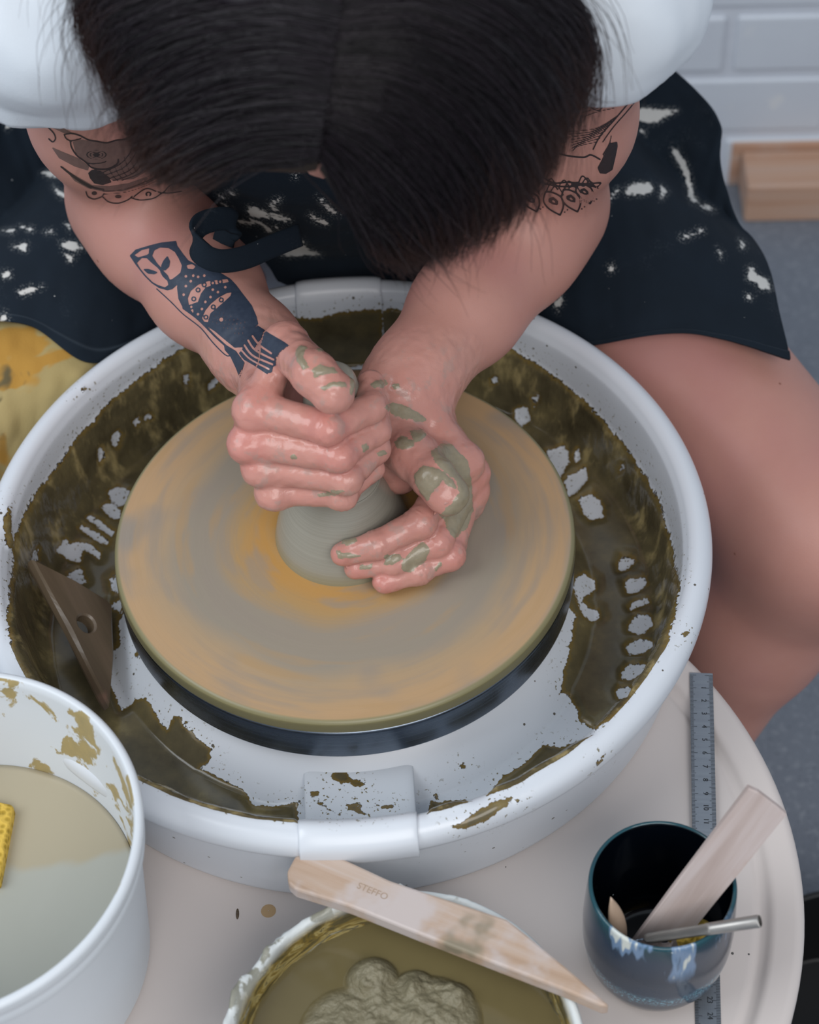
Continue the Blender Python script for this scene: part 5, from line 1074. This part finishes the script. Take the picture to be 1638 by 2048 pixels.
tattoo('fish_shading', 60, 200, 4.818, (1500, 1040), [('add', [(410, 400), (500, 380), (640, 405), (740, 415), (840, 392), (1000, 330), (1090, 380), (1190, 540), (1200, 640), (1000, 760), (800, 780), (740, 730), (620, 655), (520, 580), (440, 510)]), ('add', [(205, 450), (320, 500), (470, 560), (570, 640), (560, 680), (430, 640), (280, 560)]), ('add', [(330, 660), (460, 740), (600, 820), (760, 830), (950, 800), (1150, 730), (1290, 680), (1290, 720), (1120, 810), (900, 880), (700, 880), (560, 850), (430, 780)]), ('add', [(120, 200), (300, 260), (420, 320), (330, 320), (200, 260)])], SHADE, off=0.00010)
wing = [('line', [(495, 945), (620, 985), (780, 1002), (850, 980), (935, 1022)], 16), ('add', [(1030, 870), (1095, 855), (1100, 900), (1080, 1000), (1052, 1120), (990, 1158), (932, 1152), (912, 1100), (950, 1030), (1000, 920)]), ('line', [(1140, 315), (1200, 350), (1242, 425)], 28), ('line', [(1370, 290), (1230, 460), (1080, 640), (940, 800), (870, 930)], 12), ('line', [(1345, 380), (1200, 560), (1060, 720), (960, 860)], 10), ('line', [(1040, 800), (1020, 880), (960, 980)], 9)]
for k in range(8): wing.append(('line', [(1090 - k * 26, 620 + k * 34), (900 - k * 24, 730 + k * 24), (640 + k * 6, 760 + k * 26)], 8))
for k in range(5): wing.append(('line', [(1150 - k * 20, 380 + k * 40), (980 - k * 20, 420 + k * 40), (820 - k * 10, 440 + k * 46)], 8))
wing += [('line', [(830, 520), (930, 560), (1040, 430), (1140, 370)], 9), ('add', [(1340, 130), (1420, 60), (1430, 100), (1380, 170), (1310, 190)])]
for (cx, cy, k) in [(290, 1405, .9), (500, 1420, 1.05), (665, 1395, 1.0), (790, 1330, .9)]:
    L = lambda pts: [(cx + x * k, cy + y * k) for x, y in pts]
    wing += [('line', L([(-70, -90), (-88, -10), (-40, 60), (60, 118)]), 15), ('line', L([(60, 118), (88, 40), (70, -40), (-10, -85), (-70, -90)]), 15), ('add', L([(-45, -30), (0, -45), (42, -8), (40, 30), (-5, 22), (-42, 0)])), ('sub', L([(-18, -12), (0, -18), (18, 0), (16, 12), (-4, 6)])), ('dot', L([(100, 90)])[0], 8), ('dot', L([(125, 70)])[0], 8), ('line', L([(-60, -100), (-20, -170), (40, -110)]), 12), ('line', L([(-20, -100), (30, -150), (90, -60)]), 10)]
wing += [('line', [(370, 1170), (500, 1240), (640, 1235), (780, 1250), (940, 1240)], 14), ('line', [(370, 1230), (520, 1270), (660, 1275), (800, 1260), (920, 1290)], 14), ('line', [(380, 1190), (430, 1260), (480, 1200), (540, 1275), (600, 1215), (660, 1280), (720, 1235), (780, 1275), (840, 1225), (900, 1280), (945, 1245)], 9)]
tattoo('wing_tattoo', 1000, 100, 4.68, (1480, 1600), wing, INK2)['label'] = 'black wing tattoo and petal band on the upper arm'
